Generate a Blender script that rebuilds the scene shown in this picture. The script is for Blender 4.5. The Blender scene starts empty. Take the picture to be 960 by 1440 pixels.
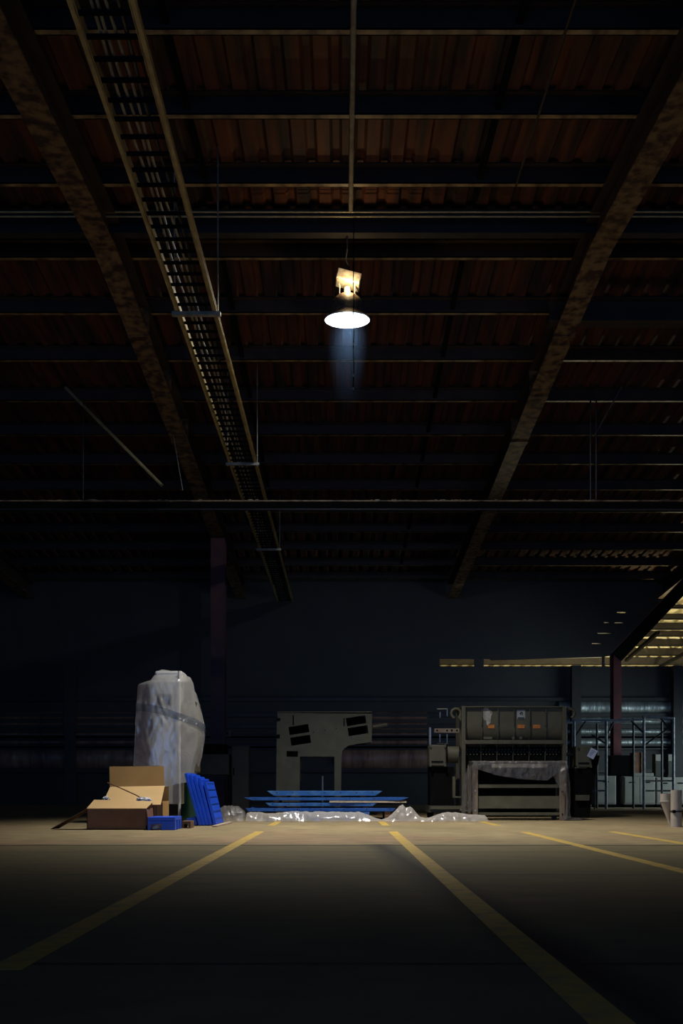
import bpy, bmesh, math, random
from mathutils import Vector, Matrix, noise
random.seed(7)
sc = bpy.context.scene
COL = sc.collection

# ------------------------------------------------------------------ camera
CAM_H, F = 0.55, 1400.0                      # eye height (m), focal length in pixels of the 960x1440 frame
cam_d = bpy.data.cameras.new('camera'); cam = bpy.data.objects.new('camera', cam_d); COL.objects.link(cam)
cam.location = (0, 0, CAM_H); cam.rotation_euler = (math.pi/2, 0, 0)
cam_d.sensor_fit = 'VERTICAL'; cam_d.sensor_height = 36; cam_d.sensor_width = 24; cam_d.lens = 35
cam_d.shift_y = 387/1440; cam_d.shift_x = -1/1440
cam_d.clip_end = 200; cam_d.clip_start = 0.05
sc.camera = cam

# ------------------------------------------------------------------ world, lights, exposure
w = bpy.data.worlds.new('night_sky'); sc.world = w; w.use_nodes = True
bg = w.node_tree.nodes['Background']
bg.inputs[0].default_value = (0.16, 0.30, 0.75, 1); bg.inputs[1].default_value = 0.03

def lamp_light(name, kind, loc, energy, color, rot=(0, 0, 0), **kw):
    d = bpy.data.lights.new(name, kind); d.energy = energy; d.color = color
    for k, v in kw.items(): setattr(d, k, v)
    o = bpy.data.objects.new(name, d); COL.objects.link(o); o.location = loc; o.rotation_euler = rot
    return o
# blue fill lights added behind the camera to lift the dark tones
lamp_light('rear_fill_area', 'AREA', (0, -4, 4.0), 52, (0.16, 0.34, 1.0), (math.radians(90), 0, 0), shape='RECTANGLE', size=22, size_y=7)
lamp_light('rear_fill_sun', 'SUN', (0, -8, 4), 0.55, (0.15, 0.42, 1.0), (math.radians(98), 0, 0), angle=math.radians(60))
# cool area light added out of view on the right, for the foil
lamp_light('side_fill_light', 'AREA', (12.3, 26.0, 1.7), 78, (0.74, 0.94, 1.0), (0, math.radians(82), math.radians(-25)), shape='RECTANGLE', size=2.2, size_y=4.4, spread=math.radians(92))
# point lights hidden behind the back wall, added to light the far roof
lamp_light('far_roof_fill', 'POINT', (11.5, 45.0, 1.0), 2300, (1.0, 0.90, 0.60), shadow_soft_size=0.4)
lamp_light('far_roof_fill', 'POINT', (12.5, 33.8, 1.0), 900, (1.0, 0.86, 0.50), shadow_soft_size=0.4)
vs = sc.view_settings
vs.view_transform = 'Standard'; vs.look = 'None'; vs.exposure = 0.0; vs.gamma = 1.0
vs.use_curve_mapping = False
sc.cycles.use_denoising = True
sc.cycles.transparent_max_bounces = 12

# ------------------------------------------------------------------ helpers
def PX(px, Y): return (px - 481) * Y / F
def PZ(py, Y): return CAM_H + (1107 - py) * Y / F
def P(px, py, Y): return Vector((PX(px, Y), Y, PZ(py, Y)))
def lerp(a, b, t): return a + (b - a) * t
def interp(keys, x):
    if x <= keys[0][0]: return keys[0][1]
    for (a, va), (b, vb) in zip(keys, keys[1:]):
        if x <= b: return lerp(va, vb, (x - a) / max(1e-9, b - a))
    return keys[-1][1]

WLOC = {}
class MB:
    def __init__(s): s.v = []; s.f = []
    def add(s, vs_, fs_):
        n = len(s.v); s.v += [Vector(q) for q in vs_]; s.f += [tuple(i + n for i in f) for f in fs_]; return s
    def hexa(s, q):       # 8 points: bottom 4 ccw, top 4 ccw
        return s.add(q, [(3, 2, 1, 0), (4, 5, 6, 7), (0, 1, 5, 4), (1, 2, 6, 5), (2, 3, 7, 6), (3, 0, 4, 7)])
    def box(s, x0, x1, y0, y1, z0, z1, M=None):
        q = [Vector(t) for t in ((x0,y0,z0),(x1,y0,z0),(x1,y1,z0),(x0,y1,z0),(x0,y0,z1),(x1,y0,z1),(x1,y1,z1),(x0,y1,z1))]
        if M is not None: q = [M @ t for t in q]
        return s.hexa(q)
    def bar(s, p0, p1, wd, ht, up=(0, 0, 1)):
        p0, p1 = Vector(p0), Vector(p1); d = (p1 - p0).normalized(); u = Vector(up)
        r = d.cross(u)
        if r.length < 1e-4: r = d.cross(Vector((0, 1, 0)))
        r.normalize(); u = r.cross(d).normalized()
        a, b = r * wd / 2, u * ht / 2
        return s.hexa([p0 - a - b, p0 + a - b, p1 + a - b, p1 - a - b, p0 - a + b, p0 + a + b, p1 + a + b, p1 - a + b])
    def cyl(s, p0, p1, r0, r1=None, n=16, caps=True):
        r1 = r0 if r1 is None else r1
        p0, p1 = Vector(p0), Vector(p1); d = (p1 - p0).normalized()
        a = d.cross(Vector((0, 0, 1)))
        if a.length < 1e-4: a = Vector((1, 0, 0))
        a.normalize(); b = d.cross(a)
        q = []
        for p, r in ((p0, r0), (p1, r1)):
            for i in range(n):
                t = 2 * math.pi * i / n; q.append(p + a * r * math.cos(t) + b * r * math.sin(t))
        f = [(i, (i + 1) % n, n + (i + 1) % n, n + i) for i in range(n)]
        if caps: f += [tuple(range(n - 1, -1, -1)), tuple(range(n, 2 * n))]
        return s.add(q, f)
    def tube(s, pts, r, n=8):
        pts = [Vector(p) for p in pts]; q = []; f = []
        a0 = None
        for k, p in enumerate(pts):
            d = (pts[min(k + 1, len(pts) - 1)] - pts[max(k - 1, 0)]).normalized()
            if a0 is None:
                a0 = d.cross(Vector((0, 0, 1)))
                if a0.length < 1e-3: a0 = Vector((1, 0, 0))
            a = (a0 - d * a0.dot(d)).normalized(); a0 = a; b = d.cross(a)
            for i in range(n):
                t = 2 * math.pi * i / n; q.append(p + (a * math.cos(t) + b * math.sin(t)) * r)
        for k in range(len(pts) - 1):
            for i in range(n):
                f.append((k*n + i, k*n + (i+1) % n, (k+1)*n + (i+1) % n, (k+1)*n + i))
        f += [tuple(range(n - 1, -1, -1)), tuple((len(pts)-1)*n + i for i in range(n))]
        return s.add(q, f)
    def lathe(s, prof, c=(0, 0, 0), n=32):
        c = Vector(c); q = []; f = []
        for r, z in prof:
            for i in range(n):
                t = 2 * math.pi * i / n; q.append(c + Vector((r * math.cos(t), r * math.sin(t), z)))
        for k in range(len(prof) - 1):
            for i in range(n):
                f.append((k*n + i, k*n + (i+1) % n, (k+1)*n + (i+1) % n, (k+1)*n + i))
        return s.add(q, f)
    def prism(s, poly, y0, y1):       # poly of (x, z), extruded along y
        n = len(poly)
        q = [(x, y0, z) for x, z in poly] + [(x, y1, z) for x, z in poly]
        f = [tuple(range(n)), tuple(range(2*n - 1, n - 1, -1))] + [(i, n + i, n + (i+1) % n, (i+1) % n) for i in range(n)]
        return s.add(q, f)
    def grid(s, fn, nu, nv):
        q = [fn(i / nu, j / nv) for j in range(nv + 1) for i in range(nu + 1)]
        f = [(j*(nu+1)+i, j*(nu+1)+i+1, (j+1)*(nu+1)+i+1, (j+1)*(nu+1)+i) for j in range(nv) for i in range(nu)]
        return s.add(q, f)
    def build(s, name, mat, parent=None, smooth=False, bevel=0, solid=0, recalc=True):
        me = bpy.data.meshes.new(name)
        if parent is None:
            xs = [v.x for v in s.v]; ys = [v.y for v in s.v]; zs = [v.z for v in s.v]
            loc = Vector(((min(xs)+max(xs))/2, (min(ys)+max(ys))/2, min(zs)))
        else: loc = Vector((0, 0, 0))
        me.from_pydata([tuple(v - loc) for v in s.v], [], s.f)
        if recalc:
            bm = bmesh.new(); bm.from_mesh(me); bmesh.ops.recalc_face_normals(bm, faces=bm.faces); bm.to_mesh(me); bm.free()
        me.materials.append(mat)
        if smooth:
            for p in me.polygons: p.use_smooth = True
            if smooth == 'auto':
                try: me.set_sharp_from_angle(angle=math.radians(40))
                except Exception: pass
        o = bpy.data.objects.new(name, me); COL.objects.link(o)
        if parent is not None:
            o.parent = parent; o.matrix_parent_inverse = Matrix.Translation(-WLOC[parent.name])
        else: o.location = loc
        WLOC[o.name] = loc
        if bevel:
            m = o.modifiers.new('bevel', 'BEVEL'); m.width = bevel; m.segments = 2; m.limit_method = 'ANGLE'
        if solid:
            m = o.modifiers.new('solid', 'SOLIDIFY'); m.thickness = solid
        return o
def tag(o, label=None, cat=None, group=None, kind=None):
    if label: o['label'] = label
    if cat: o['category'] = cat
    if group: o['group'] = group
    if kind: o['kind'] = kind
    return o
def thing(name, loc, label, cat, group=None, kind=None):
    o = bpy.data.objects.new(name, None); COL.objects.link(o); o.location = loc; o.empty_display_size = 0.1
    WLOC[o.name] = Vector(loc)
    return tag(o, label, cat, group, kind)
def copy_tree(o, parent=None):
    c = o.copy(); COL.objects.link(c)
    if parent is not None: c.parent = parent
    for ch in list(o.children): copy_tree(ch, c)
    return c
def box_ob(name, mat, x0, x1, y0, y1, z0, z1, parent=None, bevel=0):
    return MB().box(x0, x1, y0, y1, z0, z1).build(name, mat, parent, bevel=bevel)

# ------------------------------------------------------------------ materials
def mat(name, c1, c2=None, scale=4, rough=0.6, metal=0.0, bump=0.0, bscale=None, lo=0.35, hi=0.65, detail=6, stretch=(1, 1, 1), spec=0.5):
    m = bpy.data.materials.new(name); m.use_nodes = True; nt = m.node_tree; N = nt.nodes; L = nt.links
    b = N['Principled BSDF']; b.inputs['Roughness'].default_value = rough; b.inputs['Metallic'].default_value = metal
    b.inputs['Specular IOR Level'].default_value = spec
    c2 = c2 or tuple(x * 0.7 for x in c1)
    tc = N.new('ShaderNodeTexCoord'); mp = N.new('ShaderNodeMapping'); mp.inputs['Scale'].default_value = stretch
    L.new(tc.outputs['Object'], mp.inputs['Vector'])
    nz = N.new('ShaderNodeTexNoise'); nz.inputs['Scale'].default_value = scale; nz.inputs['Detail'].default_value = detail
    L.new(mp.outputs[0], nz.inputs['Vector'])
    r = N.new('ShaderNodeValToRGB'); r.color_ramp.elements[0].position = lo; r.color_ramp.elements[1].position = hi
    r.color_ramp.elements[0].color = (*c1, 1); r.color_ramp.elements[1].color = (*c2, 1)
    L.new(nz.outputs['Fac'], r.inputs[0]); L.new(r.outputs[0], b.inputs['Base Color'])
    if bump:
        n2 = N.new('ShaderNodeTexNoise'); n2.inputs['Scale'].default_value = bscale or scale * 4; n2.inputs['Detail'].default_value = 4
        L.new(mp.outputs[0], n2.inputs['Vector'])
        bp = N.new('ShaderNodeBump'); bp.inputs['Strength'].default_value = bump; bp.inputs['Distance'].default_value = 0.02
        L.new(n2.outputs['Fac'], bp.inputs['Height']); L.new(bp.outputs[0], b.inputs['Normal'])
    return m
def film(name, col, clear, gloss=0.25, rough=0.18, translucent=0.5, scale=9):
    """Polythene sheet: part clear, part milky, with a shiny creased skin."""
    m = bpy.data.materials.new(name); m.use_nodes = True; nt = m.node_tree; N = nt.nodes; L = nt.links
    for n in list(N):
        if n.type != 'OUTPUT_MATERIAL': N.remove(n)
    out = [n for n in N if n.type == 'OUTPUT_MATERIAL'][0]
    tr = N.new('ShaderNodeBsdfTransparent'); di = N.new('ShaderNodeBsdfDiffuse'); tl = N.new('ShaderNodeBsdfTranslucent'); gl = N.new('ShaderNodeBsdfGlossy')
    di.inputs[0].default_value = (*col, 1); tl.inputs[0].default_value = (*col, 1); gl.inputs[0].default_value = (0.9, 0.92, 1, 1); gl.inputs['Roughness'].default_value = rough
    tc = N.new('ShaderNodeTexCoord'); nz = N.new('ShaderNodeTexNoise'); nz.inputs['Scale'].default_value = scale; nz.inputs['Detail'].default_value = 5
    nz.inputs['Distortion'].default_value = 1.2
    L.new(tc.outputs['Object'], nz.inputs['Vector'])
    bp = N.new('ShaderNodeBump'); bp.inputs['Strength'].default_value = 0.5; bp.inputs['Distance'].default_value = 0.04
    vo = N.new('ShaderNodeTexVoronoi'); vo.inputs['Scale'].default_value = scale*1.3; mpv = N.new('ShaderNodeMapping'); mpv.inputs['Rotation'].default_value = (0, .6, 0); mpv.inputs['Scale'].default_value = (1.6, 1, .55)
    L.new(tc.outputs['Object'], mpv.inputs[0])
    nzd = N.new('ShaderNodeMix'); nzd.data_type = 'VECTOR'; nzd.inputs[0].default_value = .16; L.new(mpv.outputs[0], nzd.inputs[4]); L.new(nz.outputs['Color'], nzd.inputs[5]); L.new(nzd.outputs[1], vo.inputs['Vector'])
    ad = N.new('ShaderNodeMath'); ad.operation = 'ADD'; L.new(vo.outputs['Distance'], ad.inputs[0]); L.new(nz.outputs['Fac'], ad.inputs[1])
    L.new(ad.outputs[0], bp.inputs['Height'])
    for n in (di, tl, gl): L.new(bp.outputs[0], n.inputs['Normal'])
    m1 = N.new('ShaderNodeMixShader'); m1.inputs[0].default_value = translucent; L.new(di.outputs[0], m1.inputs[1]); L.new(tl.outputs[0], m1.inputs[2])
    m2 = N.new('ShaderNodeMixShader'); L.new(m1.outputs[0], m2.inputs[2]); L.new(tr.outputs[0], m2.inputs[1])
    mr = N.new('ShaderNodeMapRange'); mr.inputs[1].default_value = 0.3; mr.inputs[2].default_value = 0.7
    mr.inputs[3].default_value = max(0, 1 - clear - 0.05); mr.inputs[4].default_value = min(1, 1 - clear + 0.05)
    L.new(nz.outputs['Fac'], mr.inputs[0]); L.new(mr.outputs[0], m2.inputs[0])
    m3 = N.new('ShaderNodeMixShader'); m3.inputs[0].default_value = gloss; L.new(m2.outputs[0], m3.inputs[1]); L.new(gl.outputs[0], m3.inputs[2])
    L.new(m3.outputs[0], out.inputs[0])
    return m
def emit(name, col, strength):
    m = bpy.data.materials.new(name); m.use_nodes = True; N = m.node_tree.nodes
    b = N['Principled BSDF']; b.inputs['Base Color'].default_value = (*col, 1)
    b.inputs['Emission Color'].default_value = (*col, 1); b.inputs['Emission Strength'].default_value = strength
    return m

def floor_material():
    m = bpy.data.materials.new('worn_concrete'); m.use_nodes = True; nt = m.node_tree; N = nt.nodes; L = nt.links
    b = N['Principled BSDF']
    geo = N.new('ShaderNodeNewGeometry'); sep = N.new('ShaderNodeSeparateXYZ'); L.new(geo.outputs['Position'], sep.inputs[0])
    def math_(op, a, c=None, clamp=False):
        n = N.new('ShaderNodeMath'); n.operation = op; n.use_clamp = clamp
        for i, q in enumerate((a, c)):
            if q is None: continue
            if isinstance(q, (int, float)): n.inputs[i].default_value = q
            else: L.new(q, n.inputs[i])
        return n.outputs[0]
    def mix(fac, c1, c2, mode='MIX'):
        n = N.new('ShaderNodeMix'); n.data_type = 'RGBA'; n.blend_type = mode
        if isinstance(fac, (int, float)): n.inputs[0].default_value = fac
        else: L.new(fac, n.inputs[0])
        for i, q in ((6, c1), (7, c2)):
            if isinstance(q, tuple): n.inputs[i].default_value = (*q, 1)
            else: L.new(q, n.inputs[i])
        return n.outputs[2]
    def nz(scale, st=(1, 1, 1), det=6, off=0):
        mp = N.new('ShaderNodeMapping'); mp.inputs['Scale'].default_value = st; mp.inputs['Location'].default_value = (off, off, 0)
        L.new(geo.outputs['Position'], mp.inputs[0])
        n = N.new('ShaderNodeTexNoise'); n.inputs['Scale'].default_value = scale; n.inputs['Detail'].default_value = det
        L.new(mp.outputs[0], n.inputs[0]); return n.outputs[0]
    def ramp(v, lo, hi): 
        n = N.new('ShaderNodeMapRange'); n.inputs[1].default_value = lo; n.inputs[2].default_value = hi; L.new(v, n.inputs[0]); return n.outputs[0]
    col = mix(ramp(nz(0.7, (1, .6, 1)), .35, .65), (0.40, 0.318, 0.175), (0.28, 0.224, 0.125))
    col = mix(math_('MULTIPLY', ramp(nz(0.35, (1, 1, 1), 4, 11), .52, .66), .55), col, (0.42, 0.23, 0.15))      # reddish floor paint left over
    col = mix(math_('MULTIPLY', ramp(nz(2.2, (.5, 1.5, 1), 8, 5), .55, .72), .6), col, (0.17, 0.13, 0.085))      # oil and dirt
    col = mix(math_('MULTIPLY', ramp(nz(5, (.6, 1, 1), 10, 7), .42, .66), .62), col, (0.18, 0.148, 0.085))
    col = mix(math_('MULTIPLY', ramp(nz(30, (1, 1, 1), 3, 2), .35, .75), .25), col, (0.2, 0.17, 0.12))          # grain
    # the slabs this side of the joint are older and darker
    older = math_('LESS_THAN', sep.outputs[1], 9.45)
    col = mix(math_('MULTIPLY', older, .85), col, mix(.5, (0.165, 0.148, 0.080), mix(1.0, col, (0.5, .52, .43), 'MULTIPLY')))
    # cast shadow beside the right line, painted into the floor colour
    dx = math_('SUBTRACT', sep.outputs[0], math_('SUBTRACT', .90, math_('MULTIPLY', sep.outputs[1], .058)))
    shadow_streak = math_('SUBTRACT', 1, math_('DIVIDE', math_('ABSOLUTE', dx), .2), True)
    shadow_streak = math_('MULTIPLY', shadow_streak, math_('LESS_THAN', sep.outputs[1], 9.6))
    col = mix(math_('MULTIPLY', shadow_streak, .95), col, (0.03, 0.028, 0.025))
    # sawn joints
    for jy, jw in ((9.45, .075), (6.26, .018), (8.46, .02), (3.1, .018)):
        j = math_('LESS_THAN', math_('ABSOLUTE', math_('SUBTRACT', sep.outputs[1], jy)), jw)
        col = mix(math_('MULTIPLY', j, .8), col, (0.03, 0.027, 0.022))
    L.new(col, b.inputs['Base Color'])
    b.inputs['Roughness'].default_value = 0.75; b.inputs['Specular IOR Level'].default_value = 0.25
    bp = N.new('ShaderNodeBump'); bp.inputs['Strength'].default_value = .25; bp.inputs['Distance'].default_value = .01
    L.new(nz(14, (1, 1, 1), 5), bp.inputs['Height']); L.new(bp.outputs[0], b.inputs['Normal'])
    return m

M = dict(
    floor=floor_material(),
    line=mat('worn_yellow_paint', (0.62, 0.42, 0.07), (0.34, 0.26, 0.13), scale=9, rough=.7, lo=.45, hi=.72),
    roof=mat('rusty_roof_sheet', (0.110, 0.029, 0.012), (0.020, 0.009, 0.010), scale=1.2, rough=.75, stretch=(6, .4, 1), lo=.36, hi=.60),
    purlin=mat('brown_primer_steel', (0.046, 0.026, 0.017), (0.024, 0.015, 0.011), scale=3, rough=.6),
    rafter=mat('flaking_beige_paint', (0.19, 0.115, 0.05), (0.035, 0.014, 0.010), scale=7, rough=.7, lo=.40, hi=.60, bump=.2),
    column=mat('dark_red_steel', (0.12, 0.022, 0.022), (0.06, 0.012, 0.013), scale=2, rough=.55),
    darksteel=mat('dark_steel', (0.034, 0.03, 0.028), (0.022, 0.02, 0.019), scale=5, rough=.5),
    wall=mat('dark_wall_sheet', (0.046, 0.044, 0.046), (0.037, 0.035, 0.038), scale=.8, rough=.7),
    foil=mat('foil_faced_insulation', (0.55, 0.60, 0.58), (0.30, 0.34, 0.34), scale=1.5, rough=.42, metal=.65, bump=1.0, bscale=3.5, stretch=(3.2, 1, .5)),
    brownfoil=mat('brown_vapour_barrier', (0.42, 0.25, 0.19), (0.22, 0.11, 0.09), scale=1.5, rough=.4, metal=.2, bump=.6, bscale=5, stretch=(2.5, 1, .5)),
    farroof=mat('cream_roof_sheet', (0.62, 0.58, 0.36), (0.42, 0.38, 0.24), scale=.8, rough=.8),
    galv=mat('galvanised_steel', (0.46, 0.35, 0.155), (0.31, 0.23, 0.10), scale=6, rough=.5, metal=.2),
    wire=mat('grey_cable', (0.30, 0.27, 0.20), (0.18, 0.16, 0.12), scale=10, rough=.5),
    blackcable=mat('black_cable', (0.02, 0.02, 0.02), (0.015, 0.015, 0.015), scale=10, rough=.5),
    zinc=mat('zinc_conduit', (0.42, 0.38, 0.30), (0.25, 0.22, 0.17), scale=7, rough=.4, metal=.5),
    enamel_out=mat('rusty_dark_enamel', (0.16, 0.10, 0.06), (0.05, 0.035, 0.025), scale=25, rough=.6, bump=.3),
    enamel_in=mat('white_enamel', (0.5, 0.55, 0.60), (0.38, 0.42, 0.48), scale=5, rough=.5),
    bracket=mat('dusty_white_steel', (0.6, 0.55, 0.45), (0.35, 0.3, 0.22), scale=18, rough=.6),
    bulb=emit('lit_bulb', (0.85, 0.93, 1.0), 14),
    carton=mat('corrugated_cardboard', (0.50, 0.31, 0.12), (0.43, 0.265, 0.10), scale=3, rough=.85, stretch=(1, 1, 1), spec=.2),
    carton_in=mat('cardboard_inside', (0.68, 0.47, 0.23), (0.62, 0.42, 0.20), scale=2, rough=.85, spec=.2),
    brownboard=mat('brown_board', (0.20, 0.09, 0.05), (0.14, 0.06, 0.035), scale=3, rough=.6),
    blue=mat('blue_plastic', (0.012, 0.10, 0.85), (0.010, 0.08, 0.70), scale=3, rough=.38, spec=.5),
    paleblue=mat('scuffed_blue_paint', (0.018, 0.11, 0.38), (0.07, 0.20, 0.44), scale=9, rough=.35, lo=.45, hi=.75, stretch=(.6, 1, 1)),
    deepblue=mat('dark_blue_paint', (0.012, 0.08, 0.34), (0.02, 0.11, 0.42), scale=6, rough=.4),
    white=mat('white_painted_steel', (0.66, 0.67, 0.66), (0.56, 0.57, 0.56), scale=2, rough=.5),
    film=film('milky_polythene', (0.92, 0.92, 0.92), .58, gloss=.13, rough=.2, translucent=.45, scale=3),
    filmclear=film('thin_polythene', (0.45, 0.46, 0.50), .76, gloss=.10, rough=.22, translucent=.45, scale=8),
    filmdull=film('dusty_polythene', (0.20, 0.195, 0.195), .55, gloss=.03, rough=.3, translucent=.4, scale=7),
    strap=mat('grey_wrap_band', (0.25, 0.29, 0.34), (0.16, 0.2, 0.24), scale=12, rough=.4),
    machine=mat('olive_grey_machine_paint', (0.094, 0.089, 0.056), (0.073, 0.069, 0.043), scale=5, rough=.6, bump=.1, bscale=60),
    machinedark=mat('dark_grey_machine_paint', (0.035, 0.034, 0.027), (0.026, 0.025, 0.02), scale=5, rough=.6),
    black=mat('flat_black', (0.009, 0.009, 0.009), (0.007, 0.007, 0.007), scale=5, rough=.9, spec=.0),
    chrome=mat('bare_pipe', (0.55, 0.56, 0.56), (0.4, 0.4, 0.4), scale=8, rough=.3, metal=.8),
    orange=mat('orange_sticker', (0.55, 0.20, 0.02), (0.42, 0.13, 0.02), scale=30, rough=.5),
    sticker=mat('pale_sticker', (0.34, 0.36, 0.34), (0.28, 0.3, 0.29), scale=12, rough=.5),
    ink=mat('dark_ink', (0.03, 0.035, 0.04), (0.025, 0.03, 0.035), scale=12, rough=.5),
    dust=mat('white_powder', (0.42, 0.41, 0.38), (0.22, 0.21, 0.17), scale=12, rough=.9),
    tagpaper=mat('pale_blue_paper', (0.52, 0.60, 0.78), (0.45, 0.53, 0.70), scale=8, rough=.7),
    rustpost=mat('brown_post_paint', (0.21, 0.17, 0.125), (0.15, 0.11, 0.085), scale=6, rough=.6),
    wood=mat('rough_timber', (0.23, 0.13, 0.065), (0.13, 0.07, 0.035), scale=3, rough=.8, stretch=(1, 8, 8)),
    palewood=mat('pale_timber', (0.55, 0.47, 0.36), (0.42, 0.35, 0.26), scale=3, rough=.8, stretch=(8, 1, 8)),
    green=mat('dark_green_plastic', (0.012, 0.11, 0.085), (0.01, 0.08, 0.06), scale=3, rough=.4),
    pvc=mat('grey_plastic_duct', (0.46, 0.42, 0.37), (0.38, 0.345, 0.30), scale=4, rough=.5),
    scaffold=mat('grey_scaffold_tube', (0.36, 0.35, 0.33), (0.22, 0.215, 0.20), scale=9, rough=.4, metal=.4),
    greycab=mat('light_grey_cabinet', (0.27, 0.26, 0.225), (0.21, 0.205, 0.175), scale=3, rough=.6),
    crate=mat('brown_crate', (0.22, 0.10, 0.05), (0.14, 0.07, 0.04), scale=3, rough=.8),
    kraft=mat('dark_brown_cardboard', (0.25, 0.135, 0.082), (0.20, 0.105, 0.063), scale=4, rough=.85, spec=.15),
    lip=mat('lit_steel_edge', (0.36, 0.25, 0.12), (0.10, 0.06, 0.035), scale=2.5, rough=.5, stretch=(2, 1, 1), lo=.4, hi=.62),  # paler steel that puts the light on lower flanges and rail head into colour
    cord=mat('black_cord', (0.003, 0.003, 0.003), (0.002, 0.002, 0.002), scale=10, rough=.9, spec=0),
    paper=mat('crumpled_white_plastic', (0.72, 0.74, 0.78), (0.45, 0.47, 0.5), scale=25, rough=.4, bump=.6),
)

# ------------------------------------------------------------------ the building
RIDGE_Y, SL = 13.2, 1/14
ZR = CAM_H + 8.78 - SL * RIDGE_Y            # underside of the roof sheet at the ridge
def roof_z(y): return ZR - SL * abs(y - RIDGE_Y)
S = lambda o, label=None, cat=None, group=None: tag(o, label, cat, group, 'structure')

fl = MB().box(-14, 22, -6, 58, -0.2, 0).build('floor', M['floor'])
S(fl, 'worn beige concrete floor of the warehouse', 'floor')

def corrugated(x0, x1, stations, pitch=0.30, rib=0.05, axis='x'):
    """Trapezoidal sheet; stations = [(y, z)], ribs run along the stations."""
    mb = MB(); prof = []; x = x0
    while x < x1 - 1e-6:
        prof += [(x, 0), (x + pitch*.5, 0), (x + pitch*.62, rib), (x + pitch*.88, rib)]; x += pitch
    prof.append((x1, 0))
    n = len(prof); q = []; f = []
    for (y, z) in stations: q += [(px_, y, z + d) for px_, d in prof]
    for k in range(len(stations) - 1): f += [(k*n+i, k*n+i+1, (k+1)*n+i+1, (k+1)*n+i) for i in range(n-1)]
    return mb.add(q, f)
ce = corrugated(-12, 12.6, [(-4, roof_z(-4)), (RIDGE_Y, ZR), (31.2, roof_z(31.2))]).build('ceiling', M['roof'], recalc=False)
S(ce, 'rusty corrugated sheet roof underside', 'ceiling')

# walls
def wall_sheet(name, pts, n=1):
    pass
wl = MB().box(-12.2, -12, -4, 31.2, 0, 8.4).build('wall_left', M['wall']); S(wl, 'dark sheet wall on the left', 'wall')
wr = MB().box(12.4, 12.6, -4, 23.9, 0, 8.4); wr.box(12.4, 12.6, 29.1, 31.2, 0, 8.4); wr.box(12.4, 12.6, 23.9, 29.1, 4.5, 8.4)
S(wr.build('wall_right', M['wall']), 'dark sheet wall on the right with an opening for the added side light', 'wall')
WB = 31.0
wb = MB().box(-12, 21, WB, WB + .12, 0, PZ(937, WB))
wb.box(-12, PX(618, WB), WB, WB + .12, PZ(937, WB), 8.0)
wb.box(PX(618, WB), PX(690, WB), WB, WB+.12, PZ(927, WB), 8.0)
S(wb.build('wall_back', M['wall']), 'dark back wall', 'wall')
def curve_plate(name, outline, holes, y, th_, m, parent):
    cu = bpy.data.curves.new(name, 'CURVE'); cu.dimensions = '2D'; cu.fill_mode = 'BOTH'; cu.extrude = th_/2
    for poly in [outline] + holes:
        sp = cu.splines.new('POLY'); sp.points.add(len(poly) - 1); sp.use_cyclic_u = True
        for p, (a, b) in zip(sp.points, poly): p.co = (a, b, 0, 1)
    tmp = bpy.data.objects.new('tmp', cu); COL.objects.link(tmp)
    dg = bpy.context.evaluated_depsgraph_get(); me = bpy.data.meshes.new_from_object(tmp.evaluated_get(dg))
    bpy.data.objects.remove(tmp); bpy.data.curves.remove(cu)
    me.transform(Matrix.Translation((0, y, 0)) @ Matrix.Rotation(math.pi/2, 4, 'X'))
    me.materials.clear(); me.materials.append(m); me.name = name
    o = bpy.data.objects.new(name, me); COL.objects.link(o)
    if parent is not None:
        o.parent = parent; o.matrix_parent_inverse = Matrix.Translation(-WLOC[parent.name])
    WLOC[o.name] = Vector((0, 0, 0))
    return o
def W2(px_, py): return (PX(px_, WB), PZ(py, WB))
def wslot(x0p, x1p, y0p, y1p): return [W2(x0p, y1p), W2(x1p, y1p), W2(x1p, y0p), W2(x0p, y0p)]
hdr = curve_plate('wall_header', [W2(690, 928), W2(846, 924), W2(866, 921), W2(972, 803), W2(972, 770), W2(690, 770)],
    [wslot(867, 881, 860.3, 862), wslot(849, 857, 875, 876.6), wslot(864, 877, 875.2, 876.8), wslot(840, 860, 890, 891.4), wslot(832, 846, 904.5, 906)], WB + .06, .12, M['wall'], None)
S(hdr, 'dark header above the gap in the back wall with small slots', 'wall')
hd = MB()
for px_ in (667, 847, 858):
    hd.box(PX(px_, WB), PX(px_ + (13 if px_ == 667 else 3), WB), WB + .01, WB+.1, PZ(938, WB), PZ(922, WB))
S(hd.build('wall_strut', M['wall']), 'dark struts in the gap of the back wall', 'wall')

# insulation on the back wall: bulging blankets between the girts
def blanket(name, m, x0, x1, z0, z1, n=80):
    def fn(u, v):
        x = lerp(x0, x1, u); z = lerp(z0, z1, v)
        b = math.sin(math.pi * v) ** .6 * .13 + .03 * noise.noise((x * 1.7, z * 2.2, 3)) * math.sin(math.pi * v)
        b += .02 * noise.noise((x * 6, z * 1.5, 9)) * math.sin(math.pi * v)
        return (x, WB - .02 - b, z)
    return S(MB().grid(fn, n, 10).build(name, m, smooth=True))
zz = [PZ(y, WB) for y in (1084, 1052, 1036, 1022, 1006, 984)]
k = 1
for i, (za, zb) in enumerate(zip(zz, zz[1:])):
    if i in (0,): continue
    blanket('trim_%d' % k, M['foil'], PX(785, WB), 11.5, za + .04, zb - .04); k += 1
zl = [PZ(y, WB) for y in (1082, 1050, 1038, 1028, 1014, 999)]
for za, zb in zip(zl, zl[1:]):
    blanket('trim_%d' % k, M['brownfoil'], -11.5, PX(215, WB), za + .04, zb - .04); k += 1
    blanket('trim_%d' % k, M['brownfoil'], PX(478, WB), PX(600, WB), za + .04, zb - .04, 30); k += 1
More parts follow.
